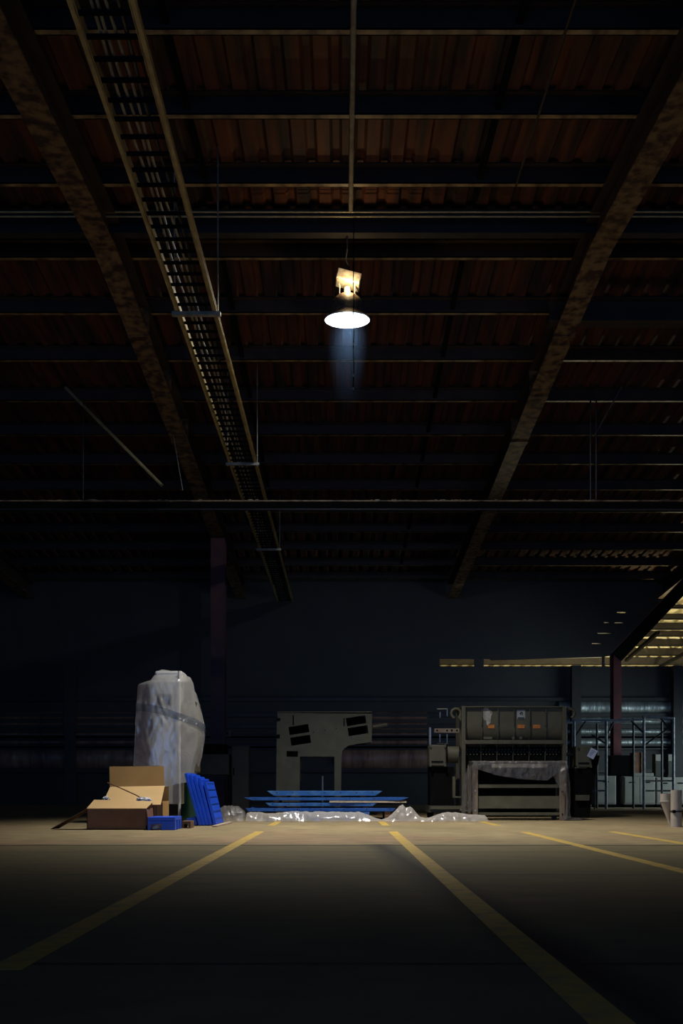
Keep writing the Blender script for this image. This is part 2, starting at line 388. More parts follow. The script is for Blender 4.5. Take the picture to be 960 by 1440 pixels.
for z in zz + zl[1:3]:
    o = MB().box(-11.9, 12.3, WB - .17, WB - .01, z - .05, z + .05).build('trim_%d' % k, M['darksteel']); S(o); k += 1
for px_ in (102, 806, 947):
    o = MB().box(PX(px_, WB)-.14, PX(px_, WB)+.14, WB - .42, WB - .16, 0, 4.3).build('trim_%d' % k, M['darksteel']); S(o); k += 1

# far bay beyond the back wall
FZ = 6.9
fr = corrugated(-2, 22, [(WB + .2, FZ), (56, FZ)], pitch=.55, rib=.10).build('far_ceiling', M['farroof'], recalc=False)
S(fr, 'pale lit roof sheet of the bay beyond the back wall', 'ceiling')
S(MB().box(-2, 22, 56, 56.15, 0, FZ).build('wall_far', M['farroof']), 'pale end wall of the far bay', 'wall')
for y, h in ((34.6, .12), (36.4, .20), (38.4, .26), (40.4, .22), (42.6, .30), (45.4, .34), (48.6, .36), (52.5, .4)):
    o = MB().box(-2, 22, y, y + .1, FZ - h, FZ); o.box(-2, 22, y, y + .22, FZ - h, FZ - h + .02)
    S(o.build('roof_purlin', M['darksteel']), 'dark purlin under the lit roof beyond the back wall', 'beam', 'purlins of the far bay')
for (a, b_) in (((990, 868, 38.5), (905, 936, 50)), ((925, 853, 36), (880, 915, 44))):
    p0, p1 = P(*a), P(*b_)
    p0.z = min(p0.z, FZ - .75); p1.z = min(p1.z, FZ - .75)
    o = MB().bar(p0, p1, .12, .12); S(o.build('roof_brace', M['black']), 'dark diagonal brace under the lit far roof', 'beam', 'braces of the far bay')

# purlins (one object each)
def second_mat(o, m, test):
    o.data.materials.append(m)
    for p in o.data.polygons:
        if test(o.matrix_basis @ p.center if False else p.center + o.location): p.material_index = 1
    return o
def purlin(x0, x1, y, h=.22):
    z = roof_z(y)
    mb = MB(); mb.box(x0, x1, y, y + .012, z - h, z - .005); mb.box(x0, x1, y - .075, y + .01, z - .02, z - .006)
    mb.box(x0, x1, y, y + .085, z - h, z - h + .012); mb.box(x0, x1, y + .073, y + .085, z - h, z - h + .03)
    return mb
for i, y in enumerate((4.2, 5.6, 7.0, 8.35, 9.67, 11.04, 12.47, 14.18, 15.62, 17.10, 18.62, 20.12, 21.6, 23.1, 24.6, 26.1, 27.6, 29.1, 30.5)):
    o = purlin(-12, 12.4, y).build('roof_purlin', M['purlin']); second_mat(o, M['lip'], lambda c: c.z < roof_z(y) - .19)  # light bounced up from the floor is painted on the lower flange
    S(o, 'brown cold-formed roof purlin running across under the sheet', 'beam', 'roof purlins')
# ridge beam and a second beam on the right
o = MB(); o.box(-12, 12.4, 13.42, 13.44, 8.0, 8.3); o.box(-12, 12.4, 13.36, 13.5, 7.99, 8.01); o.box(-12, 12.4, 13.36, 13.5, 8.29, 8.31)
S(o.build('ridge_beam', M['darksteel']), 'deep dark beam across just past the ridge', 'beam')
o = MB(); y = 15.1
o.box(PX(772, y), 12.4, y, y + .02, PZ(453, y), PZ(424, y)); o.box(PX(772, y), 12.4, y - .1, y + .14, PZ(454, y) - .01, PZ(454, y) + .01); o.box(PX(772, y), 12.4, y - .1, y + .14, PZ(424, y), PZ(424, y) + .02)
S(o.build('cross_beam', M['purlin']), 'short brown beam running right from the right-hand rafter', 'beam')
# rafters
def rafter(xc, label):
    t = thing('roof_rafter', (xc, 13.2, roof_z(13.2) - .75), label, 'beam', None, 'structure')
    mb = MB(); fl_ = MB(); pl = MB()
    for y0, y1 in ((2.0, RIDGE_Y), (RIDGE_Y, 30.9)):
        a = Vector((xc, y0, roof_z(y0))); b_ = Vector((xc, y1, roof_z(y1)))
        dz = lambda q: Vector((0, 0, q))
        mb.bar(a - dz(.48), b_ - dz(.48), .014, .46); mb.bar(a - dz(.25), b_ - dz(.25), .30, .02)
        fl_.bar(a - dz(.71), b_ - dz(.71), .32, .022)
    for y in (15.4, 19.3, 17.4):
        z = roof_z(y)
        pl.box(xc - .15, xc + .15, y, y + .016, z - .70, z - .26); pl.box(xc - .17, xc + .17, y - .07, y + .09, z - .735, z - .725)
    mb.build('web', M['purlin'], t); fl_.build('flange', M['rafter'], t); pl.build('splice_plate', M['rafter'], t)
    return t
rafter(-3.14, 'left sloping rafter with flaking beige paint'); rafter(3.42, 'right sloping rafter with flaking beige paint')
rafter(-9.7, 'outermost rafter beside the left wall'); rafter(9.95, 'outermost rafter beside the right wall')
# bridging bars between purlins
for x in (-1.72, 1.73):
    o = MB()
    for y0, y1 in ((4, 13.0), (14.4, 30)):
        o.bar((x, y0, roof_z(y0) - .15), (x, y1, roof_z(y1) - .15), .07, .05)
    S(o.build('bridging_bar', M['black']), 'dark bridging bar tying the purlins together, %s of the lamp' % ('left' if x < 0 else 'right'), 'beam')
# columns
def column(px_, Y, wpx, ztop, label):
    x = PX(px_, Y); wd = wpx * Y / F; t = thing('steel_column', (x, Y, 0), label, 'column', None, 'structure')
    mb = MB(); mb.box(x - wd/2, x + wd/2, Y, Y + .02, .02, ztop); mb.box(x - wd/2, x + wd/2, Y + .34, Y + .36, .02, ztop); mb.box(x - .01, x + .01, Y + .02, Y + .34, .02, ztop)
    mb.build('shaft', M['column'], t)
    b = MB(); b.box(x - wd*.8, x + wd*.8, Y - .1, Y + .46, 0, .02); b.build('base_plate', M['darksteel'], t)
    return t
column(306, 25.0, 20, roof_z(25) - .74, 'dark red column standing behind the wrapped machine')
column(868, 27.5, 11, PZ(918, 27.5), 'dark red column behind the steel frame on the right')
o = MB().bar(P(866, 925, 27.6), P(985, 800, 27.6), .3, .30, (0, 1, 0)); S(o.build('knee_brace', M['black']), 'dark diagonal brace rising right from the far column', 'beam')
o = MB().bar(P(863, 914, 27.42), P(980, 793, 27.42), .03, .03, (0, 1, 0)); S(o.build('brace_edge', M['column']), 'thin red edge angle along the diagonal brace', 'beam')
# crane rail hung under the roof
RY = 18.0
zt = PZ(704.5, RY)
rt = thing('crane_rail', (0, RY, zt - .165), 'long thin steel rail hung across the hall below the roof', 'rail')
o = MB(); o.box(-8, 8.5, RY - .05, RY + .05, zt - .018, zt)
for i in range(60):
    x = random.uniform(-6, 6); o.box(x, x + random.uniform(.02, .09), RY - .04, RY + .02, zt, zt + random.uniform(.006, .022))
o.build('rail_head', M['lip'], rt)  # pale head over a near-black web: the lamp-lit top edge put into colour
MB().box(-8, 8.5, RY - .006, RY + .006, zt - .15, zt - .018).build('web', M['black'], rt)
MB().box(-8, 8.5, RY - .04, RY + .04, zt - .165, zt - .15).build('foot', M['darksteel'], rt)
# hangers for the rail
o = MB()
for px_ in (830, 838):
    o.cyl(P(px_, 706, RY), (PX(px_, RY), RY, roof_z(RY) - .2), .014, n=8)
tag(o.build('rail_hanger', M['darksteel']), 'pair of thin rods holding the rail on the right', 'hanger')
p0, p1 = P(836, 612, RY), P(874, 543.5, 18.45)
tag(MB().cyl(p0, p1, .012, n=8).build('stay_wire', M['zinc']), 'thin slanting stay wire above the rail on the right', 'wire')
p0, p1 = P(92, 545, 18.55), P(228, 683, RY + .12)
tag(MB().cyl(p0, p1, .03, n=10).build('slanted_pipe', M['galv']), 'slanted pipe running down to the rail on the left', 'pipe')
tag(MB().cyl(P(117, 706, RY), (PX(117, RY), RY, roof_z(RY) - .2), .008, n=8).build('rail_hanger', M['darksteel']), 'single thin rod holding the rail far left', 'hanger')
tag(MB().cyl((-3.22, 19, roof_z(19) - .715), P(257, 690, 19.0), .007, n=8).build('stay_wire', M['zinc']), 'thin wire hanging beside the left rafter', 'wire')

# conduits near the ridge
def conduit(name, pts, r, m, label):
    return tag(MB().tube(pts, r, 8).build(name, m), label, 'conduit')
conduit('conduit', [(-9, 12.62, PZ(250.5, 12.62)), (9, 12.62, PZ(250.5, 12.62))], .011, M['zinc'], 'thin conduit across the roof before the ridge')
for j, (yy, d, nm) in enumerate(((298, .014, 'upper'), (304.5, .014, 'lower'))):
    conduit('conduit', [(-9, 13.12 + j*.08, PZ(yy, 13.12 + j*.08)), (9, 13.12 + j*.08, PZ(yy, 13.12 + j*.08))], .012, M['galv'], '%s of two thin conduits just above the ridge beam' % nm)
conduit('conduit', [(.107, 9.0, roof_z(9) - .24), (.112, 13.1, roof_z(13.1) - .24)], .03, M['zinc'], 'pipe running along the roof towards the lamp')
conduit('conduit', [(2.16, 7.5, roof_z(7.5) - .24), (2.18, 12.5, roof_z(12.5) - .24)], .014, M['purlin'], 'thin pipe along the roof to the right of the lamp')

# ------------------------------------------------------------------ floor lines
for i, (x, y0, y1, label) in enumerate(((-1.02, 3.0, 12.35, 'left'), (.627, 1.5, 12.35, 'right'), (2.23, 4.5, 12.2, 'third'), (3.33, 7.0, 12.3, 'fourth'))):
    o = MB()
    o.box(x - .055, x + .055, y0, y1, 0, .0012)
    if i < 3: o.box(x - .055, x + .055, 14.3, 15.9, 0, .0012)
    S(o.build('floor_marking', M['line']), '%s worn yellow line on the floor' % label, 'floor marking')

# ------------------------------------------------------------------ the lamp
LX, LY, LZ = 0.068, 13.6, PZ(449.5, 13.6)
lt = thing('high_bay_lamp', (LX, LY, LZ), 'lit bell-shaped high bay lamp hanging from the roof', 'lamp')
prof = [(.305, 0), (.268, .045), (.246, .10), (.234, .16), (.212, .22), (.175, .275), (.12, .315), (.055, .335)]
MB().lathe([(r, z) for r, z in prof], (LX, LY, LZ), 40).build('lamp_shade', M['enamel_out'], lt, smooth=True, recalc=True)
MB().lathe([(r - .006, z + .0005) for r, z in prof] + [(.0, .327)], (LX, LY, LZ), 40).build('shade_lining', M['enamel_in'], lt, smooth=True)
MB().lathe([(.296, .002), (.312, .004), (.316, -.006), (.310, -.012), (.298, -.008), (.296, .002)], (LX, LY, LZ), 40).build('rim', M['enamel_in'], lt, smooth=True)
bl = MB().lathe([(.002, .055), (.035, .062), (.06, .09), (.065, .13), (.05, .18), (.028, .23), (.025, .3)], (LX, LY, LZ), 20).build('bulb', M['bulb'], lt, smooth=True)
bl.visible_shadow = True
nk = MB(); nk.cyl((LX, LY, LZ + .33), (LX, LY, LZ + .42), .05, .04, 16)
for s in (-1, 1): nk.bar((LX + s*.10, LY, LZ + .32), (LX + s*.10, LY, LZ + .47), .012, .03)
nk.build('yoke', M['bracket'], lt)
RT = Matrix.Translation((LX + .01, LY + .05, LZ + .50)) @ Matrix.Rotation(math.radians(14), 4, 'Y') @ Matrix.Rotation(math.radians(-10), 4, 'X')
MB().box(-.165, .165, -.12, .12, -.03, .11, RT).build('ballast_box', M['bracket'], lt, bevel=.01)
hk = MB(); hk.tube([(LX, LY, LZ + .58), (LX + .03, LY, LZ + .68), (LX - .02, LY, LZ + .78), (LX, LY - .05, LZ + .9), (LX, 13.44 - (-.105), 8.0)], .012, 8)
hk.build('hook', M['darksteel'], lt)
lt.rotation_euler = (math.radians(6), 0, 0)
spot = lamp_light('lamp_beam', 'SPOT', (LX, LY, LZ + .03), 2500, (1.0, 0.94, 0.84), (math.radians(-8.5), math.radians(-7), 0), spot_size=math.radians(108), spot_blend=1.0, shadow_soft_size=.12)
glow = lamp_light('lamp_glow', 'POINT', (LX, LY, LZ + .012), 260, (0.85, 0.93, 1.0), shadow_soft_size=.05)
leak = lamp_light('lamp_leak', 'POINT', (LX + .02, LY - .15, LZ + .40), 11, (1.0, 0.72, 0.36), shadow_soft_size=.03)
glow.data.use_nodes = True; gnt = glow.data.node_tree     # the open rim throws a flat, wide fan of light
gem = [n for n in gnt.nodes if n.type == 'EMISSION'][0]; gtc = gnt.nodes.new('ShaderNodeTexCoord'); gsp = gnt.nodes.new('ShaderNodeSeparateXYZ')
gab = gnt.nodes.new('ShaderNodeMath'); gab.operation = 'ABSOLUTE'; gmr = gnt.nodes.new('ShaderNodeMapRange')
for i_, v_ in ((1, .46), (2, .12), (3, .05), (4, 1.0)): gmr.inputs[i_].default_value = v_
gnt.links.new(gtc.outputs['Normal'], gsp.inputs[0]); gnt.links.new(gsp.outputs[2], gab.inputs[0]); gnt.links.new(gab.outputs[0], gmr.inputs[0]); gm2 = gnt.nodes.new('ShaderNodeMapRange'); gml = gnt.nodes.new('ShaderNodeMath'); gml.operation = 'MULTIPLY'
for i_, v_ in ((1, .04), (2, .13), (3, .12), (4, 1.0)): gm2.inputs[i_].default_value = v_
gnt.links.new(gab.outputs[0], gm2.inputs[0]); gnt.links.new(gm2.outputs[0], gml.inputs[0]); gnt.links.new(gmr.outputs[0], gml.inputs[1]); gnt.links.new(gml.outputs[0], gem.inputs['Strength'])
for q in (spot, glow, leak):
    q.parent = lt; q.matrix_parent_inverse = Matrix.Translation(-WLOC[lt.name])
# pull cord beside it
pc = MB(); CYD = 13.22; xx = PX(497, CYD)
pts = [(xx + .004*math.sin(i*1.3), CYD, lerp(8.112, PZ(551, CYD), i/24)) for i in range(25)]
pt_ = thing('pull_cord', pts[-1], 'thin pull cord with beads hanging past the lamp', 'cord')
pc.tube(pts, .007, 6); pc.build('cord', M['cord'], pt_)
for z in (484, 507, 528, 547):
    MB().cyl((xx, CYD, PZ(z, CYD) - .018), (xx, CYD, PZ(z, CYD) + .018), .011, n=8).build('bead', M['zinc'], pt_)

# haze drifting in the beam under the lamp
hz = bpy.data.materials.new('dusty_air'); hz.use_nodes = True
for n in list(hz.node_tree.nodes):
    if n.type != 'OUTPUT_MATERIAL': hz.node_tree.nodes.remove(n)
vsn = hz.node_tree.nodes.new('ShaderNodeVolumeScatter'); vsn.inputs['Color'].default_value = (.28, .52, 1, 1); vsn.inputs['Density'].default_value = .012; vsn.inputs['Anisotropy'].default_value = 0
tcz = hz.node_tree.nodes.new('ShaderNodeTexCoord'); mpz = hz.node_tree.nodes.new('ShaderNodeMapping'); mpz.inputs['Location'].default_value = (0, 0, -1.0); mpz.inputs['Scale'].default_value = (1/.30, 1/.30, 1/1.3)
grz = hz.node_tree.nodes.new('ShaderNodeTexGradient'); grz.gradient_type = 'SPHERICAL'; mlz = hz.node_tree.nodes.new('ShaderNodeMath'); mlz.operation = 'MULTIPLY'; mlz.inputs[1].default_value = .0075
hz.node_tree.links.new(tcz.outputs['Object'], mpz.inputs[0]); hz.node_tree.links.new(mpz.outputs[0], grz.inputs[0]); hz.node_tree.links.new(grz.outputs['Fac'], mlz.inputs[0]); hz.node_tree.links.new(mlz.outputs[0], vsn.inputs['Density'])
hz.node_tree.links.new(vsn.outputs[0], [n for n in hz.node_tree.nodes if n.type == 'OUTPUT_MATERIAL'][0].inputs['Volume'])
ho = MB().lathe([(.001, 0), (.36, 0), (.36, 1.30), (.001, 1.30)], (LX, LY, LZ - 1.33), 32).build('dust_haze', hz)
tag(ho, 'faint dusty haze in the light under the lamp', 'haze', kind='stuff')

# ------------------------------------------------------------------ cable tray
TZ = 6.30
tr = thing('cable_tray', (-1.765, 17, TZ), 'long ladder cable tray hung along the left of the hall', 'cable tray')
y0, y1 = 4.0, 30.8
for x, s in ((-1.97, 1), (-1.56, -1)):
    mb = MB(); mb.box(x - .006, x + .006, y0, y1, TZ, TZ + .10)
    mb.box(min(x, x - s*.045), max(x, x - s*.045), y0, y1, TZ, TZ + .008); mb.box(min(x, x - s*.035), max(x, x - s*.035), y0, y1, TZ + .095, TZ + .103)
    mb.build('side_rail', M['galv'], tr)
rg = MB(); y = y0 + .1
while y < y1:
    if y < 7.35: rg.box(-1.965, -1.565, y, y + .035, TZ + .012, TZ + .035)
    else: MB().box(-1.965, -1.565, y, y + .035, TZ + .012, TZ + .035).build('rung', M['black'], tr)
    y += .236
r_ = rg.build('rung_row', M['black'], tr); r_['kind'] = 'stuff'
for i, x in enumerate((-1.86, -1.80, -1.74, -1.66)):
    pts = [(x + .012*math.sin(q*1.1 + i*2), lerp(y0, y1, q/60), TZ + .048) for q in range(61)]
    MB().tube(pts, .013 if i < 3 else .018, 6).build('cable', M['wire'] if i < 3 else M['blackcable'], tr)
for y in (12.05, 17.65, 24.0):
    mb = MB(); mb.box(-2.06, -1.47, y - .03, y + .03, TZ - .045, TZ - .002); mb.build('trapeze_bar', M['zinc'], tr)
    for x in (-2.03, -1.505):
        MB().cyl((x, y, TZ - .06), (x, y, roof_z(y) - .0), .009, n=8).build('hanger_rod', M['zinc'], tr)

# ------------------------------------------------------------------ front carton
t = thing('cardboard_box', (-2.88, 13.05, 0), 'front low cardboard box with a raised lid flap', 'box')
x0, x1, ya, yb, zt = PX(122, 12.83), PX(205.5, 12.83), 12.83, 13.28, .272
th = .008
mb = MB(); mb.box(x0, x1, ya, yb, .004, .004 + th); mb.box(x0, x1, ya, ya + th, .004, zt); mb.box(x0, x1, yb - th, yb, .004, zt)
mb.box(x0, x0 + th, ya, yb, .004, zt); mb.box(x1 - th, x1, ya, yb, .004, zt); mb.build('body', M['kraft'], t)
def slab(mb, a, b, c, d, tk):
    a, b, c, d = map(Vector, (a, b, c, d)); n = (b - a).cross(d - a).normalized() * tk
    mb.hexa([a, b, c, d, a + n, b + n, c + n, d + n])
mb = MB(); slab(mb, (x0, ya, zt), (x1, ya, zt), (x1 + .045, ya + .25, zt + .088), (x0 + .03, ya + .26, zt + .108), .006); mb.build('flap', M['carton_in'], t)
mb = MB(); slab(mb, (x0, ya + .02, zt), (x0, yb - .12, zt), (x0 - .44, yb - .16, .006), (x0 - .475, ya + .03, .006), .006); mb.build('flap', M['kraft'], t)
mb = MB(); slab(mb, (x1, ya + .02, zt), (x1, yb - .02, zt), (x1 + .02, yb - .03, zt - .17), (x1 + .02, ya + .03, zt - .17), .005); mb.build('flap', M['kraft'], t)
# carton behind
t = thing('cardboard_box', (-2.85, 13.7, 0), 'larger open cardboard box behind with an upright back flap', 'box')
bx0, bx1, by0, by1, bz = PX(146, 13.45), PX(228.5, 13.45), 13.45, 13.95, .36
mb = MB(); mb.box(bx0, bx1, by0, by1, .004, .012); mb.box(bx0, bx1, by0, by0 + th, .004, bz - .02); mb.box(bx0, bx1, by1 - th, by1, .004, .56)
mb.prism([(0, 0)]*0 or [(bx0, .004), (bx0 + th, .004), (bx0 + th, bz), (bx0, bz)], by0, by1)
mb.box(bx1 - th, bx1, by0, by1, .004, bz); mb.build('body', M['carton'], t)
mb = MB(); slab(mb, P(143, 1132, 13.40), P(226, 1132, 13.40), P(231.5, 1105.5, 13.92), P(155, 1107, 13.92), .006); mb.build('flap', M['carton_in'], t)
mb = MB(); slab(mb, P(154.5, 1107, 13.93), P(231, 1105.5, 13.93), P(230.5, 1077.5, 13.98), P(154, 1078, 13.98), .006); mb.build('flap', M['carton'], t)
mb = MB()
for px_ in (215.5, 219.0): mb.box(PX(px_, by0), PX(px_ + 1.0, by0), by0 - .002, by0 + .001, .05, .30)
mb.build('printed_stripe', M['brownboard'], t)
# crumpled bits and the strap lying over the boxes
def crumple(name, c, sx, sy, sz, m, label, cat, seed, n=14, smooth=False):
    def fn(u, v):
        a = 2*math.pi*u; b_ = math.pi*(v - .5)*.98
        d = Vector((math.cos(a)*math.cos(b_), math.sin(a)*math.cos(b_), math.sin(b_)))
        r = 1 + .45*noise.noise(d*2.3 + Vector((seed, 0, 0))) + .25*noise.noise(d*5 + Vector((0, seed, 0)))
        return Vector(c) + Vector((d.x*sx*r, d.y*sy*r, max(-sz*.7, d.z*sz*r)))
    return tag(MB().grid(fn, n*2, n).build(name, m, smooth=smooth), label, cat)
crumple('plastic_scrap', P(201.5, 1126.0, 13.18), .10, .07, .045, M['paper'], 'crumpled white plastic scrap on the right of the front box flap', 'scrap', 3)
crumple('plastic_scrap', P(149, 1123.5, 13.3), .045, .05, .035, M['paper'], 'small white plastic scrap at the left between the two boxes', 'scrap', 8)
tag(MB().tube([P(151, 1100.5, 13.42), P(170, 1108.5, 13.36), P(192, 1118.5, 13.27), P(214, 1131, 13.2)], .008, 6).build('packing_strap', M['brownboard']), 'thin dark strap lying slanted across the open boxes', 'strap')

# small blue pallet on the floor
t = thing('plastic_pallet', (-2.27, 12.95, 0), 'small blue plastic pallet flat on the floor by the front box', 'pallet')
xa, xb, ya, yb, zt = PX(207.5, 12.72), PX(246, 12.72), 12.72, 13.24, .168
MB().box(xa, xb, ya, yb, zt - .045, zt).build('deck', M['blue'], t, bevel=.008)
px1 = PX(226.5, 12.72)
for yy in (ya, ya + .20, ya + .40):
    MB().box(px1, xb, yy, yy + .12, 0, zt - .0455).build('block', M['blue'], t, bevel=.008)
MB().box(xa, px1, ya + .002, ya + .03, .078, zt - .0455).build('apron', M['blue'], t, bevel=.004)
MB().box(xa, xa + .03, ya, yb, 0, zt - .0455).build('block', M['blue'], t, bevel=.004)
crumple('paper_scrap', (xa + .105, ya + .06, .03), .055, .035, .028, M['paper'], 'crumpled white paper stuffed in the small blue pallet', 'scrap', 5)
# block of wood
t = thing('wooden_block', (PX(262, 13.3), 13.3, 0), 'short brown timber block on the floor between the blue pallets', 'block')
xa, xb = PX(255, 13.3), PX(268, 13.3)
MB().box(xa, xb, 13.3, 13.6, .062, .095).build('top_board', M['wood'], t); MB().box(xb - .035, xb, 13.3, 13.6, 0, .061).build('foot', M['wood'], t); MB().box(xa, xa + .035, 13.3, 13.6, 0, .061).build('foot', M['wood'], t)

# leaning blue pallets
def lean_pallet(Tp, Bp, Y, depth, label):
    a = Vector((PX(Bp[0], Y), Y, .006 if True else 0)); b_ = P(Tp[0], Tp[1], Y)
    t = thing('plastic_pallet', a, label, 'pallet', 'blue plastic pallets leaning in a row')
    d = (b_ - a); Ln = d.length; d.normalize(); nrm = Vector((d.z, 0, -d.x))     # faces right
    Y1 = Vector((0, 1, 0))
    Mx = Matrix((( *nrm, 0), ( *Y1, 0), ( *d, 0), (0, 0, 0, 1))).transposed(); Mx = Matrix.Translation(a) @ Mx
    tk = .030
    MB().box(-tk, 0, 0, depth, 0.012, Ln, Mx).build('deck', M['blue'], t, bevel=.006)
    rim = MB()
    rim.box(-tk - .006, .006, -.012, .02, .01, Ln, Mx); rim.box(-tk - .006, .006, depth - .02, depth + .012, .01, Ln, Mx); rim.box(-tk - .005, .006, 0, depth, Ln - .03, Ln, Mx)
    rim.build('rim', M['blue'], t, bevel=.004)
    for zf in (.02, .33, .62):
        for yf in (.03, depth*.42, depth - .15):
            MB().box(-tk - .010, -tk, yf, yf + .11, Ln*zf + .03, Ln*zf + .13, Mx).build('block', M['blue'], t, bevel=.006)
    if label.startswith('leftmost'):
        for q, yf in enumerate((.0, .17, .36)):
            MB().box(-tk - .15, -tk - .02, yf, yf + .09, .03, .10 + .05, Mx).build('foot', M['blue'], t, bevel=.008)
    rb = MB()
    for zf in range(1, 6): rb.box(-.001, .010, .02, depth - .02, Ln*zf/6 - .012, Ln*zf/6 + .012, Mx)
    rb.build('rib', M['blue'], t)
    return t
names = ('leftmost of the leaning blue plastic pallets', 'second from left of the leaning blue plastic pallets', 'middle one of the leaning blue plastic pallets', 'second from right of the leaning blue plastic pallets', 'rightmost of the leaning blue plastic pallets')
for i, (T_, B_) in enumerate((((262.5, 1087), (283, 1160)), ((268.5, 1089), (288, 1160)), ((275, 1092), (293, 1160)), ((281.5, 1095), (298, 1159.5)), ((289, 1099), (304, 1159)))):
    lean_pallet(T_, B_, 14.15 + .02*i, .85, names[i])
# green bin behind
t = thing('plastic_bin', (PX(267, 16.15), 16.15, 0), 'dark green plastic bin behind the leaning pallets', 'bin')
MB().lathe([(.001, .02), (.12, .0), (.15, .05), (.175, .55), (.185, .57), (.185, .59), (.165, .59), (.14, .06), (.001, .05)], (PX(267, 16.15), 16.15, 0), 28).build('body', M['green'], t, smooth='auto')
# pale stick
a, b_ = Vector((-1.755, 13.7, .012)), Vector((-1.70, 15.2, .014))
tag(MB().bar(a, b_, .07, .022).build('wooden_stick', M['palewood']), 'pale flat stick on the floor right of the leaning pallets', 'stick')

# ------------------------------------------------------------------ wrapped machine
WY = 15.0
t = thing('wrapped_cabinet', (PX(235, WY), WY + .3, 0), 'tall white cabinet wrapped in milky plastic behind the boxes', 'cabinet')
cx0, cx1 = PX(214, WY), PX(251, WY)
mb = MB(); mb.box(cx0, cx1, WY, WY + .55, PZ(1131, WY), PZ(957, WY)); mb.build('body', M['white'], t, bevel=.01)
mb = MB(); mb.box(PX(217, WY), PX(256, WY), WY + .02, WY + .45, PZ(957, WY), PZ(943, WY)); mb.build('top_housing', M['white'], t, bevel=.03)
mb = MB(); mb.box(cx1 + .02, PX(275, WY+.1), WY + .15, WY + .62, PZ(1086, WY), PZ(985, WY)); mb.build('side_housing', M['machine'], t, bevel=.02)
mb = MB(); mb.box(cx0 + .08, cx0 + .30, WY - .012, WY + .01, PZ(992, WY), PZ(976, WY)); mb.build('recess_panel', M['machinedark'], t)
for (a, b_) in ((cx0 + .15, WY + .05), (cx0 + .15, WY + .45), (cx1 - .06, WY + .45)):
    MB().box(a - .03, a + .03, b_ - .03, b_ + .03, 0, PZ(1130, WY)).build('leg', M['black'], t)
mb = MB(); mb.cyl((PX(252.5, WY), WY - .03, 0), (PX(252.5, WY), WY - .03, PZ(944, WY)), .022, n=14); mb.build('corner_post', M['white'], t, smooth='auto')
mb = MB(); slab(mb, (PX(187.5, WY), WY + .12, 0.02), (PX(214, WY), WY + .02, 0.02), (PX(214, WY), WY + .06, PZ(962, WY)), (PX(191, WY), WY + .16, PZ(963.5, WY)), .01); mb.build('side_board', M['brownboard'], t)
# plastic wrap: loft round the cabinet
LEFT = [(938, 224), (943, 217), (950, 213.5), (957, 210), (962, 190.5), (980, 189.5), (1010, 188), (1040, 187), (1075, 186), (1105, 186)]
RIGHT = [(938, 226), (943, 256), (948, 262), (957, 266), (968, 268), (973, 270.5), (985, 274), (1000, 278), (1015, 281), (1035, 281.5), (1060, 278), (1080, 273), (1105, 270)]
HEM = [(186, 1076), (200, 1078), (212, 1080), (229, 1076), (231, 1103), (240, 1108), (252, 1103), (262, 1100), (266, 1090), (275, 1087)]
def wrap(u, v):
    # u round the girth (0..1, front first), v down
    a = 2*math.pi*u
    side = -math.cos(a)                    # -1 left .. +1 right
    fro = -math.sin(a)                     # -1 front .. 1 back
    c, s_ = side, fro
    sq = max(abs(c), abs(s_)); c /= sq**.72; s_ /= sq**.72   # squarish
    pxm = lerp(186, 275, (side + 1)/2)
    hem = interp(HEM, pxm) if fro < .2 else 1090
    py = lerp(939, hem, v**1.05)
    xl, xr = interp(LEFT, py), interp(RIGHT, py)
    top = min(1, (py - 937.5)/22); ty = top**.5
    px_ = lerp(xl, xr, (c + 1)/2)
    if py < 948: py += max(0, (px_ - 226))*.16*(1 - top)      # top slopes down to the right
    rightside = max(0, (px_ - 252)/30)
    Y = WY + .32 + s_*.40*ty*(1 - .25*max(0, rightside)) + (max(0, rightside)*.22 if fro < 0 else 0)
    if px_ < 214 and fro < 0: Y += .10*(214 - px_)/24
    p = Vector((PX(px_, WY), Y, PZ(py, WY)))
    # creases: long diagonal folds gathered at the band
    k1 = noise.noise((p.x*5.0 - p.z*2.2, Y*3, p.z*1.6)); k2 = noise.noise((p.x*13 + p.z*4, Y*5, p.z*3.0 + 5)); k3 = noise.noise((p.x*24 - p.z*7, Y*9, p.z*5.0))
    amp = (.012 + .035*math.exp(-((p.z - 1.62)/.35)**2)) * min(1, v*6)
    if fro < 0: p.y -= .18*v*min(1, -fro*2)
    d = -abs(k1)*amp*1.6 - abs(k2)*amp*.9 - k3*amp*.25
    p.y += d*(1 if fro < 0 else -.6)
    p.x += .35*d*side*.0
    return p
MB().grid(wrap, 150, 90).build('plastic_wrap', M['film'], t, smooth=True)
# sagging band of wrap
def band(u, v):
    a_ = lerp(.02, .5, u); pxm = lerp(186, 275, (-math.cos(2*math.pi*a_) + 1)/2)
    py = interp([(186, 993), (212, 997), (235, 1003), (252, 1010), (266, 1019), (280, 1023)], pxm) + (v - .5)*11
    hem = interp(HEM, pxm); p = wrap(a_, max(.01, (py - 939)/(hem - 939))**(1/1.05))
    return p + Vector((.012 if pxm > 255 else -.004, -.012, 0))
MB().grid(band, 60, 4).build('wrap_band', film('bluish_band', (0.13, 0.17, 0.23), .45, gloss=.06, rough=.3), t, smooth=True)

